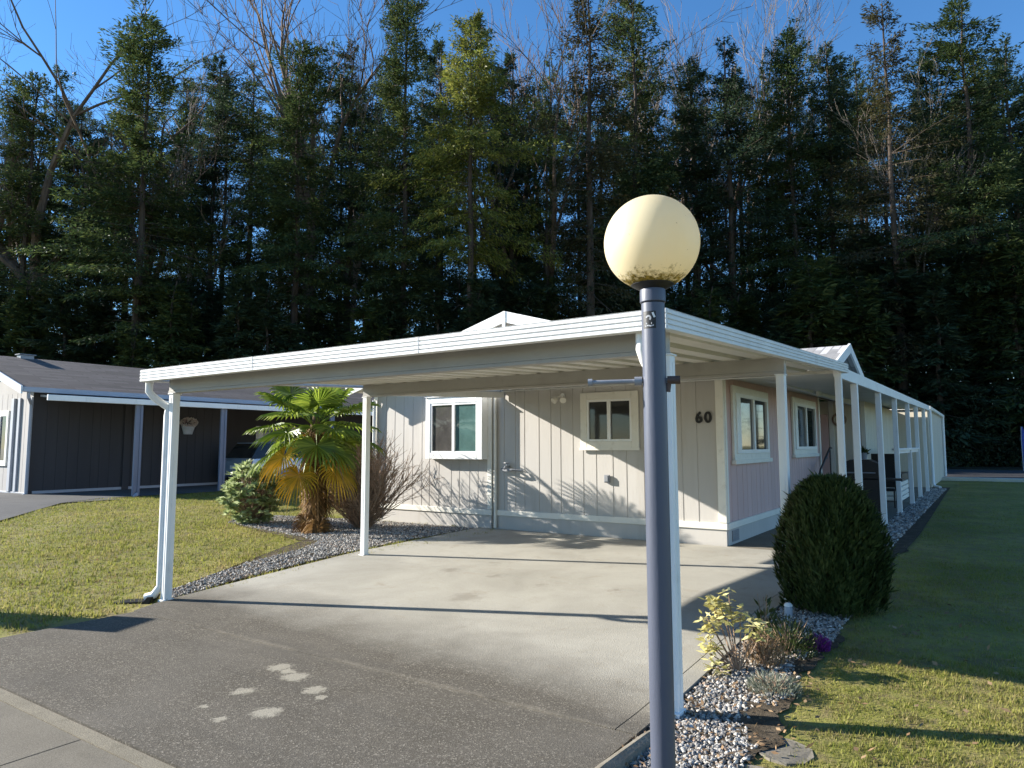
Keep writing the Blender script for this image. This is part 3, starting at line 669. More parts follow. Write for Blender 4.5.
def post(x, y, z1, s=.085, mat='white'):
    m = MB(); z0 = gz(x, y)
    m.box(x-s/2, x+s/2, y-s/2, y+s/2, z0-.02, z1, .006)
    for k in (-1, 1):
        m.box(x-s*.12, x+s*.12, y+k*s*.5-.003, y+k*s*.5+.003, z0+.05, z1-.05); m.box(x+k*s*.5-.003, x+k*s*.5+.003, y-s*.12, y+s*.12, z0+.05, z1-.05)
    m.box(x-s*.62, x+s*.62, y-s*.62, y+s*.62, z1-.012, z1+.0, .003)
    m.box(x-s*.6, x+s*.6, y-s*.75, y+s*.75, z0-.005, z0+.03, .004)
    return m.build('post', MT[mat], cp)
post(-7.375, 4.27, 2.236); post(-1.69, 4.27, 2.236); post(-7.385, 7.16, 2.359); post(-1.715, 7.42, 2.371); post(-1.655, 10.42, 2.635)
def dspout(x, y0, px, py, z0):
    m = MB(); z = rz(Y0)
    m.tube([(x, y0, z+.01), (x, y0, z-.1), (x+(px-x)*.25, y0+(py-y0)*.25, z-.16), (px, py, z-.27), (px, py, z-.36), (px, py, .25), (px, py, .16)]+([(px-.05, py-.04, .07), (px-.13, py-.08, .045)] if z0 else [(px+.02, py-.01, .03)]), .040, 12)
    return m.build('downspout', MT['white'], cp, True)
dspout(-7.52, 4.06, -7.455, 4.245, 1); dspout(-1.765, 4.06, -1.745, 4.205, 0)

# ------------------------------------------------------------------ porch roof along the lawn side
pc = thing('porch_cover', 'white side porch roof on a row of square posts running back along the home', 'porch roof', (-2.4, 19, 0))
PX = -1.70
def pz(y): return 2.615+.0148*(y-12)
m = MB(); vs = []
for y in (10.55, 29.2): vs += [(-3.34, y, pz(y)+.10), (PX-.03, y, pz(y)+.05), (PX-.03, y, pz(y)+.10), (-3.34, y, pz(y)+.16)]
m.add(vs, [(0,1,2,3), (4,7,6,5), (0,4,5,1), (1,5,6,2), (2,6,7,3), (3,7,4,0)]); m.build('roof_panel', MT['cream'], pc)
m = MB(); m.add([(PX+dx, y, pz(y)+dz) for y in (10.5, 29.3) for dx, dz in ((-.03, 0), (.02, 0), (.02, .17), (-.03, .17))], [(0,1,2,3), (4,7,6,5), (0,4,5,1), (1,5,6,2), (2,6,7,3), (3,7,4,0)])
m.build('fascia', MT['white'], pc)
for y in (12.36, 15.3, 18.15, 21.25, 23.9, 26.9):
    m = MB(); z0 = gz(PX, y); m.box(PX-.085, PX+.015, y-.05, y+.05, z0, pz(y)+.005, .006); m.box(PX-.10, PX+.03, y-.065, y+.065, z0-.02, z0+.03, .004); m.build('post', MT['white'], pc)
m = MB(); m.box(PX-.14, PX+.02, 18.2, 23.85, 1.52, 1.57, .004); m.box(PX-.06, PX-.02, 18.2, 23.85, 1.45, 1.52); m.build('ledge', MT['white'], pc)

# ------------------------------------------------------------------ shed at the far end
sh = thing('garden_shed', 'cream shed closing the far end of the porch posts', 'shed', (-2.5, 33, 0))
m = MB(); grooved(m, 'y', 29.5, 38.6, -1.78, 1, .12, 2.95, .3, seed=4); grooved(m, 'x', -4.4, -1.78, 29.5, -1, .12, 2.9, .3, seed=2); m.box(-4.4, -1.80, 29.52, 38.6, .1, 2.9); m.build('wall', MT['cream_siding'], sh)
m = MB(); m.box(-4.6, -1.66, 29.42, 38.9, 2.93, 3.05, .01); m.build('roof', MT['trim'], sh)
m = MB(); m.tube([(-1.70, 29.6, 2.93), (-1.72, 29.6, .3), (-1.68, 29.55, .17), (-1.5, 29.3, .14)], .05, 8); m.build('downspout', MT['white'], sh, True)
m = MB(); m.tube([(-1.70, 38.4, 2.93), (-1.72, 38.4, .2)], .05, 8); m.build('downspout', MT['white'], sh, True)
m = MB(); m.box(-1.80, -1.76, 38.5, 38.62, .1, 2.92); m.build('corner_trim', MT['white'], sh)

# things on the porch
rl = thing('handrail', 'dark iron handrail slanting beside the farther side window', 'handrail', (-3.1, 17.9, .1))
m = MB(); m.tube([(-3.2, 17.1, .98), (-3.2, 17.2, 1.08), (-3.2, 18.5, 1.58), (-3.2, 18.7, 1.58)], .022, 8); m.build('rail', MT['black'], rl, True)
for y, z in ((17.2, 1.07), (18.5, 1.56)):
    m = MB(); m.tube([(-3.2, y, .12), (-3.2, y, z)], .016, 8); m.build('post', MT['black'], rl)
gr = thing('barbecue_grill', 'black lidded barbecue grill between the first porch posts', 'grill', (-2.35, 17.2, .13))
m = MB(); m.prism([(-.42, .80), (.42, .80), (.42, .98), (.36, 1.12), (.18, 1.2), (-.18, 1.2), (-.36, 1.12), (-.42, .98)], 'y', -.26, .26); o = m.build('lid', MT['black'], gr, origin=None); o.location = (0, 0, 0)
m = MB(); m.box(-.42, .42, -.26, .26, .1, .78, .01); m.box(-.8, -.44, -.24, .24, .76, .80, .006); m.box(.44, .8, -.24, .24, .76, .80, .006); o = m.build('cart', MT['black'], gr); o.location = (0, 0, 0)
m = MB(); m.tube([(-.3, -.31, .92), (.3, -.31, .92)], .015, 8); m.tube([(-.3, -.31, .92), (-.3, -.25, .92)], .01, 6); m.tube([(.3, -.31, .92), (.3, -.25, .92)], .01, 6); o = m.build('handle', MT['galv'], gr); o.location = (0, 0, 0)
for k in (-1, 1):
    m = MB(); m.tube([(k*.36-.025, 0, .07), (k*.36+.025, 0, .07)], .07, 14); o = m.build('wheel', MT['black'], gr); o.location = (0, 0, 0)
ch = thing('patio_chair', 'black high-backed patio chair standing behind the grill', 'chair', (-2.2, 19.6, .13))
for nm, bx in (('seat', (-.28, .28, -.28, .28, .40, .45)), ('backrest', (-.28, .28, .24, .29, .46, 1.3))):
    m = MB(); m.box(*bx, .01); o = m.build(nm, MT['black'], ch); o.location = (0, 0, 0)
for a in (-.25, .25):
    for b in (-.25, .25):
        m = MB(); m.tube([(a, b, 0), (a, b, .4)], .02, 6); o = m.build('leg', MT['black'], ch); o.location = (0, 0, 0)
for a in (-.29, .29):
    m = MB(); m.tube([(a, -.25, .42), (a, -.26, .66), (a, .0, .67), (a, .26, .66)], .022, 6); o = m.build('armrest', MT['black'], ch); o.location = (0, 0, 0)
pb = thing('planter_box', 'pale slatted box with a dark top between the middle porch posts', 'planter', (-2.3, 22.6, .13))
m = MB()
for k in range(4): m.box(-.3, .3, -1.0, 1.0, .02+k*.13, .13+k*.13, .006)
o = m.build('box', MT['trim'], pb); o.location = (0, 0, 0)
m = MB(); m.box(-.33, .33, -1.03, 1.03, .55, .74, .01); o = m.build('top', MT['black'], pb); o.location = (0, 0, 0)
wp = thing('potted_plant', 'small potted plant on the porch ledge beside the cream wall', 'plant', (-2.35, 17.55, 1.335))
m = MB(); m.lathe([(0, 0), (.07, 0), (.1, .14), (.085, .14), (.08, .12), (0, .12)], (0, 0, 0), 14); o = m.build('pot', MT['galv'], wp, True); o.location = (0, 0, 0)
D = norm(rv(60)+np.array([0, 0, .9])); P = np.tile([0, 0, .12], (60, 1))+D*.03
quads('foliage', leaves(P, D, rv(60), rng.uniform(.08, .2, 60), rng.uniform(.03, .05, 60)), 4, MT['dark_leaf'], wp)
m = MB(); m.lathe([(.13, 0), (.16, .03), (.19, 0), (.16, -.03), (.13, 0)], (0, 0, 0), 18); m.v = [(x-3.35, 20.93-z, 2.35+y) for x, y, z in m.v]; tag(m.build('wreath', MT['twig'], None, True), 'small brown wreath hanging on the cream wall by the entry', 'wreath')

# ------------------------------------------------------------------ lamp post
LX, LY = -1.100, 2.648
lp = thing('lamp_post', 'slate blue lamp post with a big yellowed globe in front of the carport', 'street lamp', (LX, LY, 0))
def lp_build(m, n, mat, sm=False, parent=None):
    o = m.build(n, mat, parent or lp, sm); o.location = (0, 0, 0); return o
m = MB(); m.lathe([(0, -.1), (.047, -.1), (.047, 2.225), (.0, 2.225)], (0, 0, 0), 40); lp_build(m, 'pole', MT['pole'], True)
m = MB(); m.lathe([(.0475, 2.228), (.052, 2.232), (.052, 2.272), (.05, 2.285), (0, 2.285)], (0, 0, 0), 40); m.lathe([(.0, 2.23), (.05, 2.228)], (0, 0, 0), 40); lp_build(m, 'collar', MT['pole'], True)
m = MB(); m.lathe([(.05, 2.283), (.062, 2.288), (.086, 2.302), (.089, 2.312), (.082, 2.316), (0, 2.316)], (0, 0, 0), 40); lp_build(m, 'fitter', MT['black'], True)
gm, gnt, gb = base('aged_cream_globe'); o_ = ocoord(gnt)
sx = gnt.nodes.new('ShaderNodeSeparateXYZ'); gnt.links.new(o_, sx.inputs[0])
gcol = ramp(gnt, noise(gnt, o_, 2.5, 4), [(.3, (.84, .735, .49)), (.7, (.89, .80, .58))])
hh = math_(gnt, 'ADD', sx.outputs['Z'], math_(gnt, 'MULTIPLY', math_(gnt, 'SUBTRACT', noise(gnt, o_, 38, 5, .75), .5), .15))
k = node(gnt, 'ShaderNodeMapRange'); gnt.links.new(hh, k.inputs['Value']); k.inputs['From Min'].default_value = 2.340; k.inputs['From Max'].default_value = 2.312
gcol = mix(gnt, k.outputs[0], gcol, ramp(gnt, noise(gnt, o_, 70, 3), [(.35, (.07, .055, .01)), (.65, (.30, .23, .05))]))
sp = math_(gnt, 'GREATER_THAN', noise(gnt, o_, 55, 2, .5), .745); gcol = mix(gnt, math_(gnt, 'MULTIPLY', sp, .6), gcol, (.2, .12, .06))
gnt.links.new(gcol, gb.inputs['Base Color']); gb.inputs['Roughness'].default_value = .5; gb.inputs['Specular IOR Level'].default_value = .25
tr = gnt.nodes.new('ShaderNodeBsdfTranslucent'); gnt.links.new(gcol, tr.inputs[0]); ms = gnt.nodes.new('ShaderNodeMixShader'); ms.inputs[0].default_value = .42
gnt.links.new(gb.outputs[0], ms.inputs[1]); gnt.links.new(tr.outputs[0], ms.inputs[2]); gnt.links.new(ms.outputs[0], gnt.nodes['Material Output'].inputs[0])
m = MB(); m.lathe([(.194*math.cos(a), 2.478+.194*math.sin(a)) for a in [R_(-65+155*i/40) for i in range(41)]], (0, 0, 0), 64); lp_build(m, 'globe', gm, True)
bd = Vector((-.232, -.10, 0)).normalized()
m = MB(); m.tube([bd*-.085+Vector((0, 0, 1.912)), bd*.25+Vector((0, 0, 1.908))], .009, 12); lb_ = lp_build(m, 'ladder_bar', MT['galv'], True)
m = MB(); m.tube([bd*.25+Vector((0, 0, 1.908)), bd*.268+Vector((0, 0, 1.908))], .015, 12); lp_build(m, 'bar_cap', MT['galv'], True, lb_)
m = MB(); m.tube([bd*.05+Vector((0, 0, 1.91)), bd*.08+Vector((0, 0, 1.91))], .018, 12); lp_build(m, 'bar_cap', MT['galv'], True, lb_)
m = MB(); m.tube([bd*-.05+Vector((0, 0, 1.912)), bd*-.10+Vector((0, 0, 1.912))], .017, 10); m.tube([bd*-.055+Vector((0, 0, 1.90)), bd*-.05+Vector((0, 0, 1.865))], .012, 8); lp_build(m, 'bar_bracket', MT['rust'], True, lb_)
# worn square sticker wrapped on the pole, facing the road
def patch(n, a0, a1, z0, z1, r, mat, parent):
    m = MB(); vs = []; N = 8
    for i in range(N+1):
        a = a0+(a1-a0)*i/N
        for z in (z0, z1): vs.append((r*math.cos(a), r*math.sin(a), z))
    m.add(vs, [(2*i, 2*i+2, 2*i+3, 2*i+1) for i in range(N)]); return lp_build(m, n, mat, False, parent)
toc = math.atan2(-LY, -LX)
sk = patch('sticker', toc-.98, toc+.22, 2.118, 2.188, .0474, MT['black'], lp)
def arcs(pts, r0=.0478, w=.0035):
    m = MB()
    for (p, q) in zip(pts, pts[1:]):
        dv = Vector((q[0]-p[0], q[1]-p[1])); 
        if dv.length < 1e-6: continue
        nn = Vector((-dv.y, dv.x)).normalized()*w
        c = [(p[0]+nn.x, p[1]+nn.y), (q[0]+nn.x, q[1]+nn.y), (q[0]-nn.x, q[1]-nn.y), (p[0]-nn.x, p[1]-nn.y)]
        m.add([(r0*math.cos(toc-.38+a/.0478), r0*math.sin(toc-.38+a/.0478), 2.152+b) for a, b in c], [(0, 1, 2, 3)])
    return m
two = [(-.010+.009*math.cos(t)+.008, .008+.009*math.sin(t)) for t in [R_(170-20*i) for i in range(11)]]+[(-.012, -.014), (.012, -.014)]
lp_build(arcs(two), 'sticker_mark', MT['basket'], False, sk)
lp_build(arcs([(.016, .030), (.020, .018), (.024, .010)], w=.004), 'sticker_mark', MT['white'], False, sk)
lp_build(arcs([(-.018, -.024), (-.004, -.022), (.008, -.025), (.020, -.022)], .0478, .0025), 'sticker_mark', MT['basket'], False, sk)

# splash block and small jar light
sb = MB(); sb.prism([(-.30, -.02), (.22, -.02), (.26, .10), (.20, .10), (.16, .045), (-.28, .02)], 'x', -.13, .13)
o = sb.build('splash_block', MT['black']); o.location = (-7.68, 4.12, gz(-7.7, 4.2)-.02); o.rotation_euler = (0, 0, R_(-58)); o.scale = (.7, .8, .8); tag(o, 'dark sloping splash block under the left front downspout', 'splash block')
jl = thing('jar_light', 'small pale glass jar light at the foot of the clipped evergreen', 'garden light', (-1.60, 6.86, gz(-1.6, 6.9))); jl.scale = (.75, .75, .75)
m = MB(); m.lathe([(0, 0), (.045, 0), (.05, .02), (.05, .09), (.04, .11), (.036, .11)], (0, 0, 0), 20); o = m.build('jar', MT['bluegrey'], jl, True); o.location = (0, 0, 0)
m = MB(); m.lathe([(.04, .11), (.05, .112), (.05, .13), (.03, .15), (0, .155)], (0, 0, 0), 20); o = m.build('lid', MT['white'], jl, True); o.location = (0, 0, 0)

# ------------------------------------------------------------------ plants
def clump(n, c, r, L, W, mat, name, parent=None, up=.3, shell=.6, out=1.0):
    u = rv(n); rad = shell+(1-shell)*rng.random((n, 1)); P = u*rad*np.array(r)+np.array(c)
    D = norm(u*out+np.array([0, 0, up])+rv(n)*.7)
    return quads(name, leaves(P, D, norm(rv(n)+u), rng.uniform(.6, 1.3, n)*L, rng.uniform(.7, 1.2, n)*W), 4, mat, parent)
# clipped egg-shaped evergreen
bx, by = -1.30, 7.33; bz = gz(bx, by)
tj = thing('evergreen_shrub', 'dense egg-shaped dark evergreen shrub at the right edge of the concrete', 'shrub', (bx, by, bz))
n = 30000
zz = rng.random(n)**.9*1.2; t = zz/1.2
R1 = .455*np.where(t < .42, .86+.14*np.sin(t/.42*np.pi/2), np.sqrt(np.clip(1-((t-.42)/.60)**2, 0, 1))**1.05)
a = rng.uniform(0, 2*np.pi, n)
lump = 1+.07*np.sin(a*4+zz*4)+.06*np.sin(a*9-zz*7)+.06*np.sin(a*17+zz*5)*np.sin(zz*13+a*3)+.03*np.sin(a*31+zz*11)
rr = R1*lump*(1-.42*rng.random(n)**2)
P = np.stack([rr*np.cos(a), rr*np.sin(a), zz], 1); O = np.stack([np.cos(a), np.sin(a), np.zeros(n)], 1)
D = norm(O*.55+np.array([0, 0, 1.0])+rv(n)*.45); D[P[:, 2] < .1, 2] = abs(D[P[:, 2] < .1, 2])
Ls = rng.uniform(.04, .095, n); sh_ = rng.random(n) < .012; Ls[sh_] *= 1.9; D[sh_] = norm(O[sh_]*.9+rv(int(sh_.sum()))*.6+np.array([0, 0, .7]))
quads('foliage', leaves(P, D, norm(O+rv(n)*.6), Ls, rng.uniform(.012, .026, n)), 4, MT['thuja'], tj)
m = MB(); m.tube([(0, 0, -.05), (0, 0, .6), (0, 0, 1.0)], [.06, .04, .01], 8)
for k in range(14): a = k*.9; m.tube([(0, 0, .15+k*.04), (.3*math.cos(a), .3*math.sin(a), .5+k*.05)], [.02, .006], 5)
m.build('stem', MT['twig'], tj).location = (0, 0, 0)

# windmill palm
px_, py_ = -10.2, 8.62; pz_ = gz(px_, py_)
pm = thing('fan_palm', 'windmill palm with green and yellowing fan leaves beside the home', 'palm tree', (px_, py_, pz_))
m = MB(); m.tube([(0, 0, -.05), (.02, 0, .5), (.0, .02, 1.2), (0, 0, 1.85), (0, 0, 2.1)], [.15, .13, .12, .11, .05], 14); m.build('trunk', MT['palm_bark'], pm, True).location = (0, 0, 0)
n = 2600; a = rng.uniform(0, 2*np.pi, n); z = rng.uniform(.02, 1.9, n); O = np.stack([np.cos(a), np.sin(a), np.zeros(n)], 1)
P = O*(.11+.08*rng.random((n, 1)))+np.stack([np.zeros(n), np.zeros(n), z], 1); D = norm(O*.5+rv(n)*.35+np.array([0, 0, -.7]))
quads('fibre', leaves(P, D, norm(O+rv(n)*.4), rng.uniform(.08, .24, n), rng.uniform(.008, .03, n)), 4, MT['palm_d'], pm)
def frond(az, el, plen, R, mat, droop, nl=34, span=150):
    base_ = np.array([.08*math.cos(az), .08*math.sin(az), 1.86+.3*math.sin(el)*.5])
    d = np.array([math.cos(az)*math.cos(el), math.sin(az)*math.cos(el), math.sin(el)])
    tip = base_+d*plen+np.array([0, 0, -droop*plen*.35])
    pet = MB(); mid = base_+d*plen*.55; pet.tube([base_, mid, tip], [.014, .011, .008], 5, False)
    ax = norm((tip-mid)[None])[0]; side = np.cross(ax, [0, 0, 1.0]); side /= np.linalg.norm(side)+1e-9; nrm = np.cross(side, ax)
    V = []; F = []
    for i in range(nl):
        th = R_(-span+2*span*i/(nl-1)); ld = ax*math.cos(th)+side*math.sin(th)+nrm*(.22-.1*abs(math.sin(th)))
        ld /= np.linalg.norm(ld); L = R*(.75+.25*math.cos(th*.6))*random.uniform(.88, 1.08)
        wv = np.cross(ld, nrm); wv /= np.linalg.norm(wv)+1e-9
        w1 = .021*R/.6; o = len(V)
        p1 = tip+ld*L*.55; p2 = tip+ld*L*.82+np.array([0, 0, -.10*L*(.4+droop)]); p3 = tip+ld*L*.97+np.array([0, 0, -.30*L*(.3+droop)])
        f = nrm*.012
        V += [tip, p1+wv*w1-f, p1+f, p1-wv*w1-f, p2+wv*w1*.7-f, p2+f*.5, p2-wv*w1*.7-f, p3]
        F += [(o, o+1, o+2), (o, o+2, o+3), (o+1, o+4, o+5, o+2), (o+2, o+5, o+6, o+3), (o+4, o+7, o+5), (o+5, o+7, o+6)]
    pet.add(V, F); ob = pet.build('frond', mat, pm); ob.location = (0, 0, 0); return ob
for i in range(22):
    az = i*2.39996+random.uniform(-.2, .2); q = i/21
    el = R_(60-78*q+random.uniform(-8, 8)); frond(az, el, random.uniform(.48, .74), random.uniform(.52, .68), MT['palm_g'], .25+.5*q)
camd = math.atan2(-py_, -px_)
for da, e, mt in ((-.95, -22, 'palm_y'), (-.5, -46, 'palm_y'), (.75, -42, 'palm_y'), (2.7, -45, 'palm_y')):
    o = frond(camd+da, R_(e), random.uniform(.6, .8), random.uniform(.5, .6), MT[mt], 1.0); o['label'] = 'drooping yellow frond'
for da, e in ((.3, -80), (-.6, -82), (1.6, -81), (2.6, -80)):
    o = frond(camd+da, R_(e), random.uniform(.75, 1.3), random.uniform(.3, .38), MT['palm_d'], 1.0); o['label'] = 'dead brown frond hanging on the trunk'

# bare twiggy shrub
tx, ty = -9.85, 9.5; tz = gz(tx, ty)
tw = thing('bare_shrub', 'rounded leafless twiggy brown shrub behind the rear left carport post', 'shrub', (tx, ty, tz))
m = MB()
for i in range(230):
    a = random.uniform(0, 2*math.pi); sp_ = abs(random.gauss(0, .62)); L = random.uniform(1.0, 1.7)
    d = Vector((math.cos(a)*sp_, math.sin(a)*sp_, 1)).normalized(); p = Vector((math.cos(a)*.12*random.random(), math.sin(a)*.12*random.random(), 0)); pts = [p]
    for k in range(4): d = (d+Vector((random.gauss(0, .12), random.gauss(0, .12), .02))).normalized(); p = p+d*L/4; pts.append(p)
    m.tube(pts, [.011, .009, .007, .006, .003], 3, False)
    for k in range(10):
        s = random.randint(1, 4); q = pts[s-1].lerp(pts[s], random.random()); dd = (d+Vector((random.gauss(0, .55), random.gauss(0, .55), random.gauss(.1, .35)))).normalized(); l2 = random.uniform(.15, .45)
        q2 = q+dd*l2*.5; q3 = q2+(dd+Vector((random.gauss(0, .2), random.gauss(0, .2), .1))).normalized()*l2*.5
        m.tube([q, q2, q3], [.006, .0045, .003], 3, False)
m.build('twigs', MT['twig'], tw).location = (0, 0, 0)
n = 4600; u = rv(n); P = u*np.array([.52, .52, .55])*rng.random((n, 1))**.4+np.array([-.25, -.17, .85])
quads('dry_leaves', leaves(P, rv(n), rv(n), rng.uniform(.03, .07, n), rng.uniform(.012, .03, n)), 4, MT['dry'], tw)
# leafy shrub at the left
rx_, ry_ = -12.15, 8.75; rz_ = gz(rx_, ry_)
rh = thing('leafy_shrub', 'pale green broad-leaved shrub to the left of the palm', 'shrub', (rx_, ry_, rz_))
m = MB()
V = []
for i in range(210):
    u = rv(1)[0]; c = u*np.array([.55, .55, .60])*random.uniform(.5, 1.0)**.6+np.array([random.uniform(-.08, .08), 0, .60])
    m.tube([(0, 0, 0), tuple(c*np.array([.4, .4, .5])), tuple(c)], [.016, .01, .006], 4, False)
    k = 13; aa = rng.uniform(0, 2*np.pi, k); dd = norm(np.stack([np.cos(aa), np.sin(aa), rng.uniform(-.3, .7, k)], 1)+u*.5)
    V.append(leaves(np.tile(c, (k, 1)), dd, norm(rv(k)+np.array([0, 0, .4])+u*.5), rng.uniform(.10, .18, k), rng.uniform(.05, .085, k)))
quads('foliage', np.concatenate(V), 4, MT['rhodo'], rh); m.build('stems', MT['twig'], rh).location = (0, 0, 0)

# plants of the right-hand bed
def small_shrub(name, label, cat, loc, parts):
    t = thing(name, label, cat, loc)
    for (nm, V, k, mat) in parts: quads(nm, V, k, mat, t)
    return t
def stems_mesh(t, sts, mat, r=.006):
    m = MB()
    for s in sts: m.tube(s, [r, r*.8, r*.5][:len(s)] if len(s) < 4 else [r*(1-.18*i) for i in range(len(s))], 4, False)
    m.build('stems', mat, t).location = (0, 0, 0)
yx, yy = -1.64, 5.22; yz = gz(yx, yy)
V = []; sts = []
for (cx, cy, cz, k) in ((-.05, .02, .40, 40), (-.12, .0, .28, 40), (.0, -.02, .36, 30), (.08, .02, .40, 36), (-.1, -.08, .16, 36), (-.12, 0, .46, 44), (-.06, .03, .42, 26), (-.16, .0, .34, 24), (-.14, -.06, .22, 24), (-.10, -.12, .12, 20), (-.02, -.2, .05, 26), (.18, .0, .34, 30), (.22, .05, .28, 24), (.13, -.02, .30, 16), (.0, .02, .52, 14)):
    sts.append([(.06, 0, -.02), (cx*.6+.03, cy*.6, cz*.55), (cx, cy, cz)])
    aa = rng.uniform(0, 2*np.pi, k); dd = norm(np.stack([np.cos(aa), np.sin(aa), rng.uniform(-.8, .5, k)], 1))
    P = np.array([cx, cy, cz])+rv(k)*.045; V.append(leaves(P, dd, norm(np.array([0, 0, 1.0])+rv(k)*.6), rng.uniform(.045, .085, k), rng.uniform(.02, .036, k)))
ys = small_shrub('variegated_shrub', 'sparse shrub with pale yellow leaves leaning over the slab edge', 'shrub', (yx, yy, yz), [('foliage', np.concatenate(V), 4, MT['yellow_leaf'])])
stems_mesh(ys, sts, MT['twig'], .007)
def tuft(name, label, cat, loc, n, rad, h, mat, L, W, up=1.2):
    a = rng.uniform(0, 2*np.pi, n); r = rad*rng.random(n)**.6; z = h*rng.random(n)*(1-.5*(r/rad)**2)
    P = np.stack([r*np.cos(a), r*np.sin(a), z], 1); D = norm(np.stack([np.cos(a)*.8, np.sin(a)*.8, np.full(n, up)], 1)+rv(n)*.5)
    t = small_shrub(name, label, cat, loc, [('foliage', leaves(P, D, rv(n), rng.uniform(.6, 1.3, n)*L, rng.uniform(.6, 1.3, n)*W), 4, mat)])
    stems_mesh(t, [[(0, 0, -.02), (r[i]*.5*math.cos(a[i]), r[i]*.5*math.sin(a[i]), h*.5), (r[i]*math.cos(a[i]), r[i]*math.sin(a[i]), h*random.uniform(.6, 1.15))] for i in range(0, min(n, 600), 14)], MT['twig'], .004)
    return t
tuft('woody_herb', 'dark woody little bush between the yellow shrub and the purple flowers', 'plant', (-1.36, 5.75, gz(-1.4, 5.8)), 1500, .20, .26, MT['dark_leaf'], .045, .008)
tuft('dry_herb', 'straw coloured half-dead little bush below the yellow shrub', 'plant', (-1.45, 5.42, gz(-1.4, 5.5)), 700, .13, .22, MT['dry'], .06, .008)
tuft('lavender_clump', 'silvery grey lavender clump at the edge of the sunlit lawn', 'plant', (-1.26, 4.92, gz(-1.2, 4.9)), 900, .16, .10, MT['grey_leaf'], .05, .005)
tuft('green_clump', 'dark green leafy sprig behind the yellow leaves', 'plant', (-1.58, 5.95, gz(-1.6, 5.9)), 120, .09, .34, MT['dark_leaf'], .08, .022)
tuft('heather', 'low cushion of purple heather flowers on the gravel', 'flowers', (-1.185, 5.98, gz(-1.2, 5.9)), 900, .085, .10, MT['heather'], .035, .010)
# dead leaves scattered on the stones
n = 520; P = np.stack([rng.uniform(-1.72, -1.0, n), rng.uniform(2.9, 5.6, n), np.full(n, .022)], 1); P[:, 2] += [gz(x, y) for x, y, _ in P]
D = norm(np.stack([rng.normal(size=n), rng.normal(size=n), rng.uniform(0, .4, n)], 1))
kind(quads('leaf_litter', leaves(P, D, norm(np.array([0, 0, 1.0])+rv(n)*.6), rng.uniform(.02, .05, n), rng.uniform(.012, .025, n)), 4, MT['dry']), 'stuff')

n = 420; P = np.concatenate([np.stack([rng.uniform(-.95, 1.2, n//2), rng.uniform(3.2, 8, n//2)], 1), np.stack([rng.uniform(-17, -7.6, n//2), rng.uniform(3.6, 9, n//2)], 1)])
P = np.column_stack([P, [gz(x, y)+.022 for x, y in P]]); D = norm(np.stack([rng.normal(size=n), rng.normal(size=n), rng.uniform(0, .5, n)], 1))
kind(quads('fallen_leaves', leaves(P, D, norm(np.array([0, 0, 1.0])+rv(n)*.6), rng.uniform(.03, .075, n), rng.uniform(.015, .035, n)), 4, MT['dry']), 'stuff')
# invented upright box out of view, added to shadow the driveway corner
mc = thing('shadow_box', 'invented grey box out of view, added to shadow the driveway corner', 'shadow caster', (-10.2, 2.12, gz(-10.2, 2.1)), rz=AZ)
for nm, bx in (('cabinet', (-.2, .2, -.26, .26, .2, 1.60)), ('base', (-.17, .17, -.22, .22, -.05, .2))):
    m = MB(); m.box(*bx, .012); o = m.build(nm, MT['galv'], mc); o.location = (0, 0, 0)
for k in range(4):
    m = MB(); m.box(.2, .208, -.22, .22, .3+k*.32, .58+k*.32); o = m.build('added_panel', MT['bluegrey'], mc); o.location = (0, 0, 0)

# ------------------------------------------------------------------ neighbour's house
NX, NY = -22.8, 8.95
nh = thing('grey_house', 'grey neighbouring home with brown shingle roof behind the left lawn', 'house', (NX-3.6, NY+8, .24))
m = MB(); grooved(m, 'x', NX-7.2, NX, NY, -1, .3, 3.25, .3, seed=8); m.box(NX-7.2, NX-.02, NY+.02, NY+.2, .1, 3.25); m.prism([(NX-7.2, 3.25), (NX, 3.25), (NX-3.6, 4.3)], 'y', NY+.02, NY+.1); m.build('front_wall', MT['grey_siding'], nh)
m = MB(); grooved(m, 'y', NY, 14.9, NX, 1, .3, 3.25, .3, seed=12); m.box(NX-.2, NX-.02, NY+.2, 14.9, .1, 3.25); m.box(NX-2.4, NX-2.2, 14.9, 27, .1, 3.25); m.box(NX-2.2, NX-.2, 14.75, 14.88, .1, 3.25); m.build('side_wall', MT['dark_siding'], nh)
m = MB(); m.box(NX-.02, NX+.03, NY+.1, 14.9, .2, .40); m.build('skirting', MT['bluegrey'], nh)
m = MB(); m.box(NX-7.2, NX, NY-.04, NY-.003, .2, .36, .004); m.box(NX-.12, NX+.02, NY-.05, NY-.004, .36, 3.1, .004); m.box(NX-1.3, NX-1.12, NY-.07, NY-.004, .36, 3.1, .004); m.box(NX-.9, NX-.75, NY-.05, NY-.004, .36, 3.1, .004); m.build('trim', MT['bluegrey'], nh)
m = MB(); m.box(NX, NX+.06, 11.55, 11.75, .25, 3.1); m.build('wall_batten', MT['dark_siding'], nh)  # batten darkened with the wall, its shade put into the colour
m = MB(); slab_roof(m, (NX-3.6, NY-.5, 4.62), (NX-3.6, 30, 4.62), (NX+.55, 30, 3.33), (NX+.55, NY-.5, 3.33), .1); slab_roof(m, (NX-3.6, NY-.5, 4.62), (NX-7.75, NY-.5, 3.33), (NX-7.75, 30, 3.33), (NX-3.6, 30, 4.62), .1)
rfn = m.build('roof', MT['shingle'], nh)
m = MB(); m.box(NX-3.75, NX-3.45, NY+.9, NY+1.3, 4.45, 4.70, .01); m.box(NX-3.8, NX-3.4, NY+.85, NY+1.35, 4.70, 4.73, .01); m.build('roof_vent', MT['galv'], rfn)
m = MB(); rake(m, NY-.55, NX-3.6, 4.66, NX+.55, 3.37, .22, .05); m.build('rake_board', MT['white'], nh)
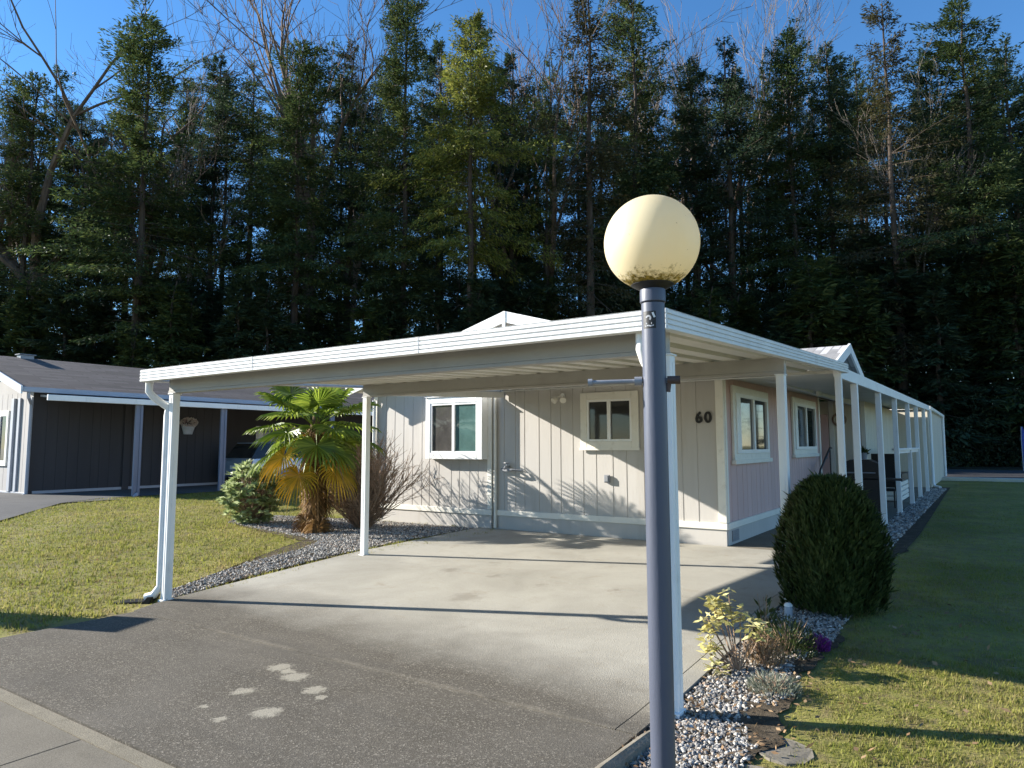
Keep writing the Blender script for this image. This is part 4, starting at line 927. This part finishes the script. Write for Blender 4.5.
m = MB(); rake(m, NY-.55, NX-7.75, 3.37, NX-3.6, 4.66, .22, .05); m.build('rake_board', MT['white'], nh)
m = MB(); m.box(NX+.50, NX+.62, NY-.5, 30, 3.20, 3.34, .01); m.build('gutter', MT['bluegrey'], nh)
m = MB(); m.tube([(NX+.55, NY-.35, 3.2), (NX+.5, NY-.32, 3.05), (NX+.12, NY-.1, 2.9), (NX+.08, NY-.08, 2.75), (NX+.08, NY-.08, .35), (NX+.15, NY-.2, .28)], .045, 8); m.build('downspout', MT['bluegrey'], nh, True)
wn_ = window_front(nh, NX-2.75, NX-1.5, 1.1, 2.75, NY-.005, .05, .12, ('pane_dark', 'pane_dark'))
window_side(nh, 18.0, 20.2, 1.2, 2.5, NX-2.19, .1, ('pane_teal', 'pane_dark'))
na = thing('patio_awning', 'long white awning on thin posts along the side of the grey home', 'awning', (-21, 14, .24))
m = MB(); m.add([(x, y, z) for y in (9.1, 24) for x, z in ((NX+.05, 3.12), (-19.75, 2.88), (-19.75, 2.94), (NX+.05, 3.18))], [(0,1,2,3), (4,7,6,5), (0,4,5,1), (1,5,6,2), (2,6,7,3), (3,7,4,0)]); m.build('roof_panel', MT['bluegrey'], na)
m = MB(); m.box(-19.75, -19.68, 8.05, 24, 2.84, 2.99, .008); m.build('fascia', MT['white'], na)
for y in (10.45, 13.1, 17.5):
    m = MB(); z0 = gz(-19.8, y); m.box(-19.86, -19.79, y-.1, y-.03, z0, 2.85, .004); m.box(-19.86, -19.79, y+.03, y+.1, z0, 2.85, .004); m.box(-19.84, -19.81, y-.03, y+.03, z0+.1, 2.84); m.build('post', MT['slate'], na)
m = MB(); m.tube([(-19.65, 10.4, .35), (-19.5, 10.2, .24), (-19.2, 9.8, .22)], .05, 8); m.build('downspout_foot', MT['bluegrey'], na, True)
hb = thing('wall_planter', 'grey half-basket planter of pale flowers on the dark neighbouring wall', 'planter', (NX+.03, 13.7, 2.1))
m = MB(); vs = []; K = 10
for i in range(K+1):
    a = -math.pi/2+math.pi*i/K
    for r, z in ((.12, -.02), (.2, .32)): vs.append((r*math.cos(a)*.9, r*math.sin(a)*1.3, z))
m.add(vs, [(2*i, 2*i+2, 2*i+3, 2*i+1) for i in range(K)]); m.add([vs[2*i] for i in range(K+1)], [tuple(range(K+1))]); o = m.build('basket', MT['basket'], hb); o.location = (0, 0, 0)
n = 420; u = rv(n); u[:, 0] = abs(u[:, 0]); P = u*np.array([.18, .26, .12])+np.array([.02, 0, .38])
quads('flowers', leaves(P, norm(u+rv(n)*.5), rv(n), rng.uniform(.05, .1, n), rng.uniform(.04, .07, n)), 4, MT['petal'], hb)

# parked car under the awning
car = thing('parked_car', 'blue hatchback parked under the awning of the grey home', 'car', (-21.4, 16.7, gz(-21.4, 16.7)+.012))
cpnt, cnt_, cb = base('blue_car_paint'); cb.inputs['Roughness'].default_value = .25; cb.inputs['Metallic'].default_value = .3; cb.inputs['Coat Weight'].default_value = .6
cnt_.links.new(ramp(cnt_, noise(cnt_, ocoord(cnt_), 2), [(.3, (.30, .38, .48)), (.7, (.36, .44, .55))]), cb.inputs['Base Color'])
def cpart(m, n, mat, sm=False, par=None): o = m.build(n, mat, par or car, sm); o.location = (0, 0, 0); return o
def loft(m, secs):
    n = len(secs[0]); vs = [v for s in secs for v in s]
    m.add(vs, [(i*n+k, i*n+(k+1) % n, (i+1)*n+(k+1) % n, (i+1)*n+k) for i in range(len(secs)-1) for k in range(n)]+[tuple(range(n)), tuple(range((len(secs)-1)*n, len(secs)*n))[::-1]])
def csec(y, w, z0, z1): return [(-w, y, z0+.1), (-w*.92, y, z0), (w*.92, y, z0), (w, y, z0+.1), (w*1.02, y, (z0+z1)/2), (w*.97, y, z1-.04), (w*.88, y, z1), (-w*.88, y, z1), (-w*.97, y, z1-.04), (-w*1.02, y, (z0+z1)/2)]
m = MB(); loft(m, [csec(-2.05, .74, .34, .82), csec(-1.95, .84, .26, .95), csec(-1.2, .88, .22, .98), csec(0, .89, .22, .96), csec(1.1, .88, .22, .92), csec(1.8, .82, .26, .80), csec(2.05, .68, .34, .68)]); cpart(m, 'body', cpnt, True)
m = MB()
def gsec(y, w0, w1, z0, z1): return [(-w0, y, z0), (w0, y, z0), (w1, y, z1), (-w1, y, z1)]
loft(m, [gsec(-1.98, .80, .66, .94, .97), gsec(-1.55, .82, .64, .95, 1.46), gsec(-.2, .83, .66, .95, 1.50), gsec(.5, .82, .64, .94, 1.42), gsec(1.2, .78, .7, .92, .95)]); cpart(m, 'cabin_glass', MT['pane_dark'])
m = MB(); loft(m, [gsec(-1.58, .66, .60, 1.44, 1.47), gsec(-.2, .68, .60, 1.48, 1.53), gsec(.5, .66, .6, 1.41, 1.45)]); cpart(m, 'roof', cpnt)
for sx_ in (-.87, .87):
    for y in (-1.3, 1.3):
        m = MB(); m.tube([(sx_-.1, y, .31), (sx_+.1, y, .31)], .31, 24); wh = cpart(m, 'wheel', MT['black'])
        m = MB(); m.tube([(sx_+.102*(1 if sx_ > 0 else -1), y, .31), (sx_+.112*(1 if sx_ > 0 else -1), y, .31)], .19, 18); cpart(m, 'rim', MT['galv'], False, wh)
tlm, tnt, tb = base('tail_light_red'); tb.inputs['Base Color'].default_value = (.35, .02, .02, 1); tb.inputs['Roughness'].default_value = .15
for sx_ in (-.72, .72): m = MB(); m.box(sx_-.1, sx_+.1, -2.06, -1.98, .72, .90, .01); cpart(m, 'tail_light', tlm)
m = MB(); m.box(-.25, .25, -2.085, -2.06, .56, .69, .004); cpart(m, 'number_plate', MT['white'])
m = MB(); m.box(-.82, .82, -2.12, -1.98, .36, .52, .03); cpart(m, 'bumper', cpnt)

# distant figure in blue by the far road edge
bm_, bnt, bb = base('blue_cloth'); bb.inputs['Roughness'].default_value = .8
bnt.links.new(ramp(bnt, noise(bnt, ocoord(bnt), 8), [(.3, (.03, .05, .22)), (.7, (.06, .09, .34))]), bb.inputs['Base Color'])
bn = thing('banner_post', 'tall blue feather banner standing at the far edge of the grass, right border', 'banner', (1.62, 51.0, .1))
m = MB(); m.tube([(0, 0, 0), (0, 0, 2.0), (.03, 0, 2.6)], .025, 8); m.build('pole', MT['galv'], bn).location = (0, 0, 0)
m = MB(); vs = []
for i in range(12):
    z = .5+i*.19; wv = .04*math.sin(i*.9); wd = .30*math.sin(min(1, (12-i)/7)*math.pi/2)
    vs += [(.02, wv*.3, z), (.02+wd, wv, z), (.02+wd, wv+.02, z), (.02, wv*.3+.02, z)]
m.add(vs, [(4*i+k, 4*i+(k+1) % 4, 4*i+4+(k+1) % 4, 4*i+4+k) for i in range(11) for k in range(4)]); m.build('cloth', bm_, bn).location = (0, 0, 0)

# ------------------------------------------------------------------ forest
def place(u, D):
    f = Vector((math.sin(YAW), math.cos(YAW), 0)); r = Vector((math.cos(YAW), -math.sin(YAW), 0))
    p = f*D+r*((u-512)/FPX*D); return (p.x, p.y, gz(p.x, p.y)-.15)
def conifer(name, seed, Ht, R, cb, mat, dens=1.0, droop=.3, gap=.15, spray=.30, whorl=.33):
    g = np.random.default_rng(seed); rd = random.Random(seed)
    root = thing(name, '', 'tree', (0, 0, 0)); root['label'] = ''
    tr = MB(); wob = [(rd.gauss(0, .10), rd.gauss(0, .10)) for _ in range(9)]
    tp = [(wob[i][0]*i/8, wob[i][1]*i/8, Ht*i/8) for i in range(9)]
    tr.tube(tp, [.33*(1-.93*(i/8)**.9)*Ht/30+.015 for i in range(9)], 8)
    for k in range(26):                                          # dead lower limbs
        z = Ht*rd.uniform(.08, cb+.15); a = rd.uniform(0, 6.28); L = rd.uniform(.5, 1.9)
        tr.tube([(0, 0, z), (L*math.cos(a)*.6, L*math.sin(a)*.6, z+.05), (L*math.cos(a), L*math.sin(a), z-.25*L)], [.035, .022, .008], 4, False)
    PP = []; DD = []; LL = []; WW = []; z = Ht*cb
    while z < Ht-.15:
        t = (z-Ht*cb)/(Ht*(1-cb)); prof = ((1-t)**.46+.04)*min(1, .55+t*2.6)*(.85+.3*math.sin(z*.9+seed)*math.sin(z*.37))
        nb = rd.randint(5, 7) if t < .9 else 5
        if rd.random() < gap*.5: z += whorl; continue
        for b in range(nb):
            a = rd.uniform(0, 2*math.pi); hole = math.sin(a*2+z*.55+seed)+math.sin(a-z*.31+seed*2)
            if rd.random() < gap+max(0, .55-t)*.75+(.75 if hole > .75 else 0): continue
            L = max(.3, R*prof*rd.uniform(.5, 1.15)*(.85+.22*math.sin(2*a+z*.35+seed)+.2*math.sin(3*a-z*.6+seed*3))*(1.35 if rd.random() < .06 else 1)); el = R_(-16+55*t**1.5+rd.uniform(-14, 14))
            d = np.array([math.cos(a)*math.cos(el), math.sin(a)*math.cos(el), math.sin(el)]); side = np.array([-math.sin(a), math.cos(a), 0])
            n = max(16, int(L*74*dens)); s = g.uniform(.10, 1.0, n)**.8
            cur = np.outer(s*L, d); cur[:, 2] -= droop*.22*L*s**2*(1-t*.7)
            sg = g.choice([-1, 1], n); wd = (1-s*.6)*L*.36
            P = cur+np.array([0, 0, z])+np.outer(sg*wd*g.random(n), side); P[:, 2] -= g.random(n)*.38-.08
            D = d*g.uniform(.3, .9, (n, 1))+np.outer(sg*g.uniform(.3, .9, n), side)+g.normal(0, .28, (n, 3)); D[:, 2] -= droop*g.uniform(.1, 1.1, n)
            PP.append(P); DD.append(D); LL.append(spray*g.uniform(.55, 1.25, n)); WW.append(spray*g.uniform(.18, .34, n))
            if L > .8: tr.tube([(0, 0, z), tuple(d*L*.5+np.array([0, 0, z-droop*.055*L])), tuple(d*L*.85+np.array([0, 0, z-droop*.16*L]))], [.03, .018, .006], 3, False)
        z += whorl*rd.uniform(.7, 1.3)
    P = np.concatenate(PP); D = norm(np.concatenate(DD)); n = len(P)
    N = norm(np.array([0, 0, 1.0])+g.normal(0, .55, (n, 3)))
    quads('crown', leaves(P, D, N, np.concatenate(LL), np.concatenate(WW)), 4, mat, root)
    tr.build('trunk', MT['fir_bark'], root)
    return root
def bare(name, seed, Ht, mat, spread=.5, fork=.35):
    rd = random.Random(seed); root = thing(name, '', 'tree'); br = MB(); tr = MB()
    def limb(p, d, L, r, lev, m):
        pts = [p]; rs = [r]; k = 6 if lev < 2 else 4 if lev < 3 else 3; kids = []
        for i in range(k):
            d = (d+Vector((rd.gauss(0, .10), rd.gauss(0, .10), .05 if lev else 0))).normalized(); p = p+d*L/k; pts.append(p.copy()); rs.append(max(.013, r*(1-.75*(i+1)/k))); kids.append((p.copy(), d.copy(), rs[-1], (i+1)/k))
        m.tube(pts, rs, 8 if lev == 0 else 5 if lev < 2 else 3, False)
        if lev >= 4: return
        cnt = (8, 5, 5, 3)[lev]
        for c in range(cnt):
            t = rd.uniform(fork if lev == 0 else .2, 1.0); i = min(k-1, int(t*k)); q, dd, rr, _ = kids[i]
            a = rd.uniform(0, 6.28); o = dd.orthogonal().normalized(); o.rotate(Quaternion(dd, a))
            nd = (dd*(1.0 if lev else .9)+o*rd.uniform(.45, .95)*(spread*2.1)+Vector((0, 0, .25))).normalized()
            limb(q, nd, L*rd.uniform(.34, .58) if lev == 0 else L*rd.uniform(.35, .6), max(.02, rr*.78), lev+1, br)
    limb(Vector((0, 0, 0)), Vector((rd.gauss(0, .04), rd.gauss(0, .04), 1)).normalized(), Ht*.85, Ht*.0165, 0, tr)
    tr.build('trunk', mat, root, True); br.build('branches', mat, root); return root
P_fir = [conifer('fir_tree', 11, 30, 6.2, .22, MT['fir_a'], .9, .35), conifer('fir_tree', 12, 30, 5.2, .30, MT['fir_b'], .9, .5, .18), conifer('fir_tree', 13, 30, 6.6, .18, MT['fir_a'], .65, .4, .28),
         conifer('fir_tree', 14, 30, 4.8, .38, MT['fir_b'], .9, .45, .22)]
P_yel = conifer('cedar_tree', 21, 30, 7.0, .45, MT['fir_y'], .9, .6, .08)
P_brn = conifer('fir_tree', 22, 30, 6.0, .25, MT['fir_br'], .55, .5, .22)
P_young = [conifer('hemlock_tree', 31, 12, 2.6, .03, MT['fir_b'], 1.0, .5, .06, .38, .34), conifer('hemlock_tree', 32, 12, 2.2, .04, MT['fir_a'], 1.0, .6, .08, .38, .34)]
P_bare = [bare('bare_maple', 41, 30, MT['maple_bark'], .55, .35), bare('bare_alder', 42, 30, MT['alder_bark'], .38, .4), bare('bare_maple', 43, 30, MT['maple_bark'], .42, .45)]
used = set(); HREF = {}
def put(src, u, D, top, label, group=None, wide=1.0):
    """a tree whose base is D metres ahead and whose top reaches the height seen at row top"""
    h = (445-top)/FPX*D*1.02+1.65
    if src.name not in HREF: HREF[src.name] = max(max(v.co.z for v in c.data.vertices) for c in src.children)
    s = h/HREF[src.name]; sc = (s*wide, s*wide, s); loc = place(u, D); rz_ = random.uniform(0, 6.28)
    if id(src) not in used:
        used.add(id(src)); src.location = loc; src.rotation_euler = (0, 0, rz_); src.scale = sc; src['label'] = label
        if group: src['group'] = group
        return src
    return copy_thing(src, loc, rz_, sc, label, group)
A, B, C_, Dn = P_fir
FIRS = [
 (A, 14, 58, 82, 'dark fir at the left border of the photo, half cut off', 1), (B, 62, 62, 118, 'slim dark fir under the spreading bare tree at upper left', 1), (A, 132, 52, 22, 'broad tall fir in front of the big bare tree at upper left', 1.05),
 (Dn, 98, 60, 140, 'short thin fir left of the broad tall upper-left fir', 1), (B, 205, 59, 62, 'thin fir between the two big bare trees at upper left', .9), (C_, 243, 61, 72, 'ragged fir just left of the tall many-stemmed bare tree', .8),
 (A, 292, 53, 46, 'broad dark fir growing in front of the many-stemmed bare tree', .95), (Dn, 345, 60, 52, 'thin open fir between the bare tree and the tallest left-centre fir', 1), (A, 402, 54, -18, 'very tall dark fir cut off by the top edge left of the yellow-green one', .75),
 (B, 437, 63, 48, 'dark fir tucked behind the yellow-green tree', .9), (P_yel, 470, 50, 14, 'bright yellow-green conifer catching the sun left of centre', .85), (B, 512, 61, 62, 'dark slim fir just right of the yellow-green tree', .9),
 (C_, 548, 59, 112, 'low ragged fir below the bare branches at top centre', .8), (P_brn, 592, 52, -30, 'tall brownish fir left of the lamp globe, cut off at the top', .9), (A, 640, 60, -25, 'tall dark fir right above the lamp globe with long side boughs', .8),
 (B, 702, 60, 72, 'dark fir just right of the lamp globe', .85), (Dn, 737, 58, 46, 'thin fir with a clear trunk right of the lamp globe', 1), (C_, 776, 61, 82, 'ragged low fir left of the pointed right-hand firs', .7),
 (A, 802, 58, 34, 'dark fir under the pale bare branches at upper right', .8), (B, 842, 59, 50, 'slim fir left of the pointed yellowish fir top', .9), (P_brn, 905, 52, 2, 'tall fir with a sunlit yellowish pointed top at upper right', .85),
 (C_, 872, 63, 66, 'dark ragged fir left behind the yellowish pointed top', .8), (A, 986, 53, -2, 'tall pointed dark fir at the far upper right', .95), (B, 948, 61, 58, 'slim dark fir between the two pointed tops at upper right', .9), (Dn, 1030, 60, 44, 'fir cut by the right border of the photo', 1),
]
for s_, u, D, top, lb, wd in FIRS: put(s_, u, D, top-22, lb, None, wd*1.1)
gback = 'firs crowded in the back rows of the forest'
rb = random.Random(5)
for i in range(44):
    u = -40+i*25.5+rb.uniform(-10, 10); put(rb.choice([B, Dn, C_, A]), u, rb.uniform(64, 84), rb.uniform(35, 115), 'dark fir in the crowded back rows of the forest', gback, rb.uniform(.75, 1.05))
gyoung = 'young hemlocks forming the dark forest edge'
for i in range(62):
    u = -60+i*19+rb.uniform(-9, 9); put(rb.choice(P_young), u, rb.uniform(49.5, 57), rb.uniform(270, 335)-(45 if u > 790 else 0), 'young bushy hemlock in the dark lower edge of the forest', gyoung, rb.uniform(1.3, 1.75))
for i in range(5):  # unseen firs, added so that they shade the forest row
    put(rb.choice([A, B, C_]), -90-i*55+rb.uniform(-15, 15), rb.uniform(56, 66), rb.uniform(20, 110), 'unseen fir of the forest, added for its shade, beyond the left border of the photo', 'added firs left of the picture', .9)
for i in range(11):  # unseen firs, added to fill the side windows' reflections
    put(rb.choice([A, B, C_]), 1075+i*42+rb.uniform(-12, 12), rb.uniform(54, 64), rb.uniform(0, 80), 'unseen fir of the forest, added for window reflections, beyond the right border of the photo', 'added firs right of the picture', 1.05)
BARES = [(P_bare[0], 66, 60, -60, 'big spreading bare tree at the upper left corner', 1.1), (P_bare[1], 18, 64, 15, 'bare pale tree at the extreme upper left', 1), (P_bare[0], 122, 62, -40, 'bare tree whose twigs rise above the broad upper-left fir', .9),
 (P_bare[2], 296, 61, -110, 'tall many-stemmed bare tree at the top left of centre', 1.2), (P_bare[1], 188, 63, 40, 'small bare tree between the thin upper-left firs', .9), (P_bare[1], 345, 63, -60, 'slim bare tree left of the very tall dark fir', .9), (P_bare[2], 552, 62, -50, 'bare tree with upright stems at top centre', 1),
 (P_bare[0], 512, 65, -10, 'bare tree right of the yellow-green conifer', .8), (P_bare[1], 690, 68, -50, 'leaning pale bare tree right above the lamp globe', 1), (P_bare[1], 768, 68, -60, 'pale white-stemmed bare tree left of the upper-right firs', 1), (P_bare[2], 742, 70, 0, 'bare tree with fine reddish twigs behind the pale one', .8),
 (P_bare[1], 918, 55, 70, 'grey twiggy bare tree in front of the yellowish pointed fir', .8)]
for s_, u, D, top, lb, wd in BARES: put(s_, u, D, top-35, lb, None, wd*1.1)
# evergreen undergrowth: one leafy mass along the forest edge
n = 110000; uu = rng.uniform(-120, 1140, n); dd = rng.uniform(47.5, 52, n); hz_ = 2.6+1.3*np.sin(uu*.045)+.9*np.sin(uu*.11+1)+.6*np.sin(uu*.31)
fx, fy, rx2, ry2 = math.sin(YAW), math.cos(YAW), math.cos(YAW), -math.sin(YAW)
P = np.stack([fx*dd+rx2*(uu-512)/FPX*dd, fy*dd+ry2*(uu-512)/FPX*dd, np.clip(hz_+1.4, .5, 6)*rng.random(n)**.8], 1)
keep = P[:, 1] > 31.6+0*P[:, 0]; keep &= ~((P[:, 0] > -14) & (P[:, 1] < 53)); P = P[keep]; n = len(P)
D = norm(rv(n)+np.array([0, 0, .2])); kind(quads('undergrowth', leaves(P, D, rv(n), rng.uniform(.15, .36, n), rng.uniform(.07, .15, n)), 4, MT['under']), 'stuff')
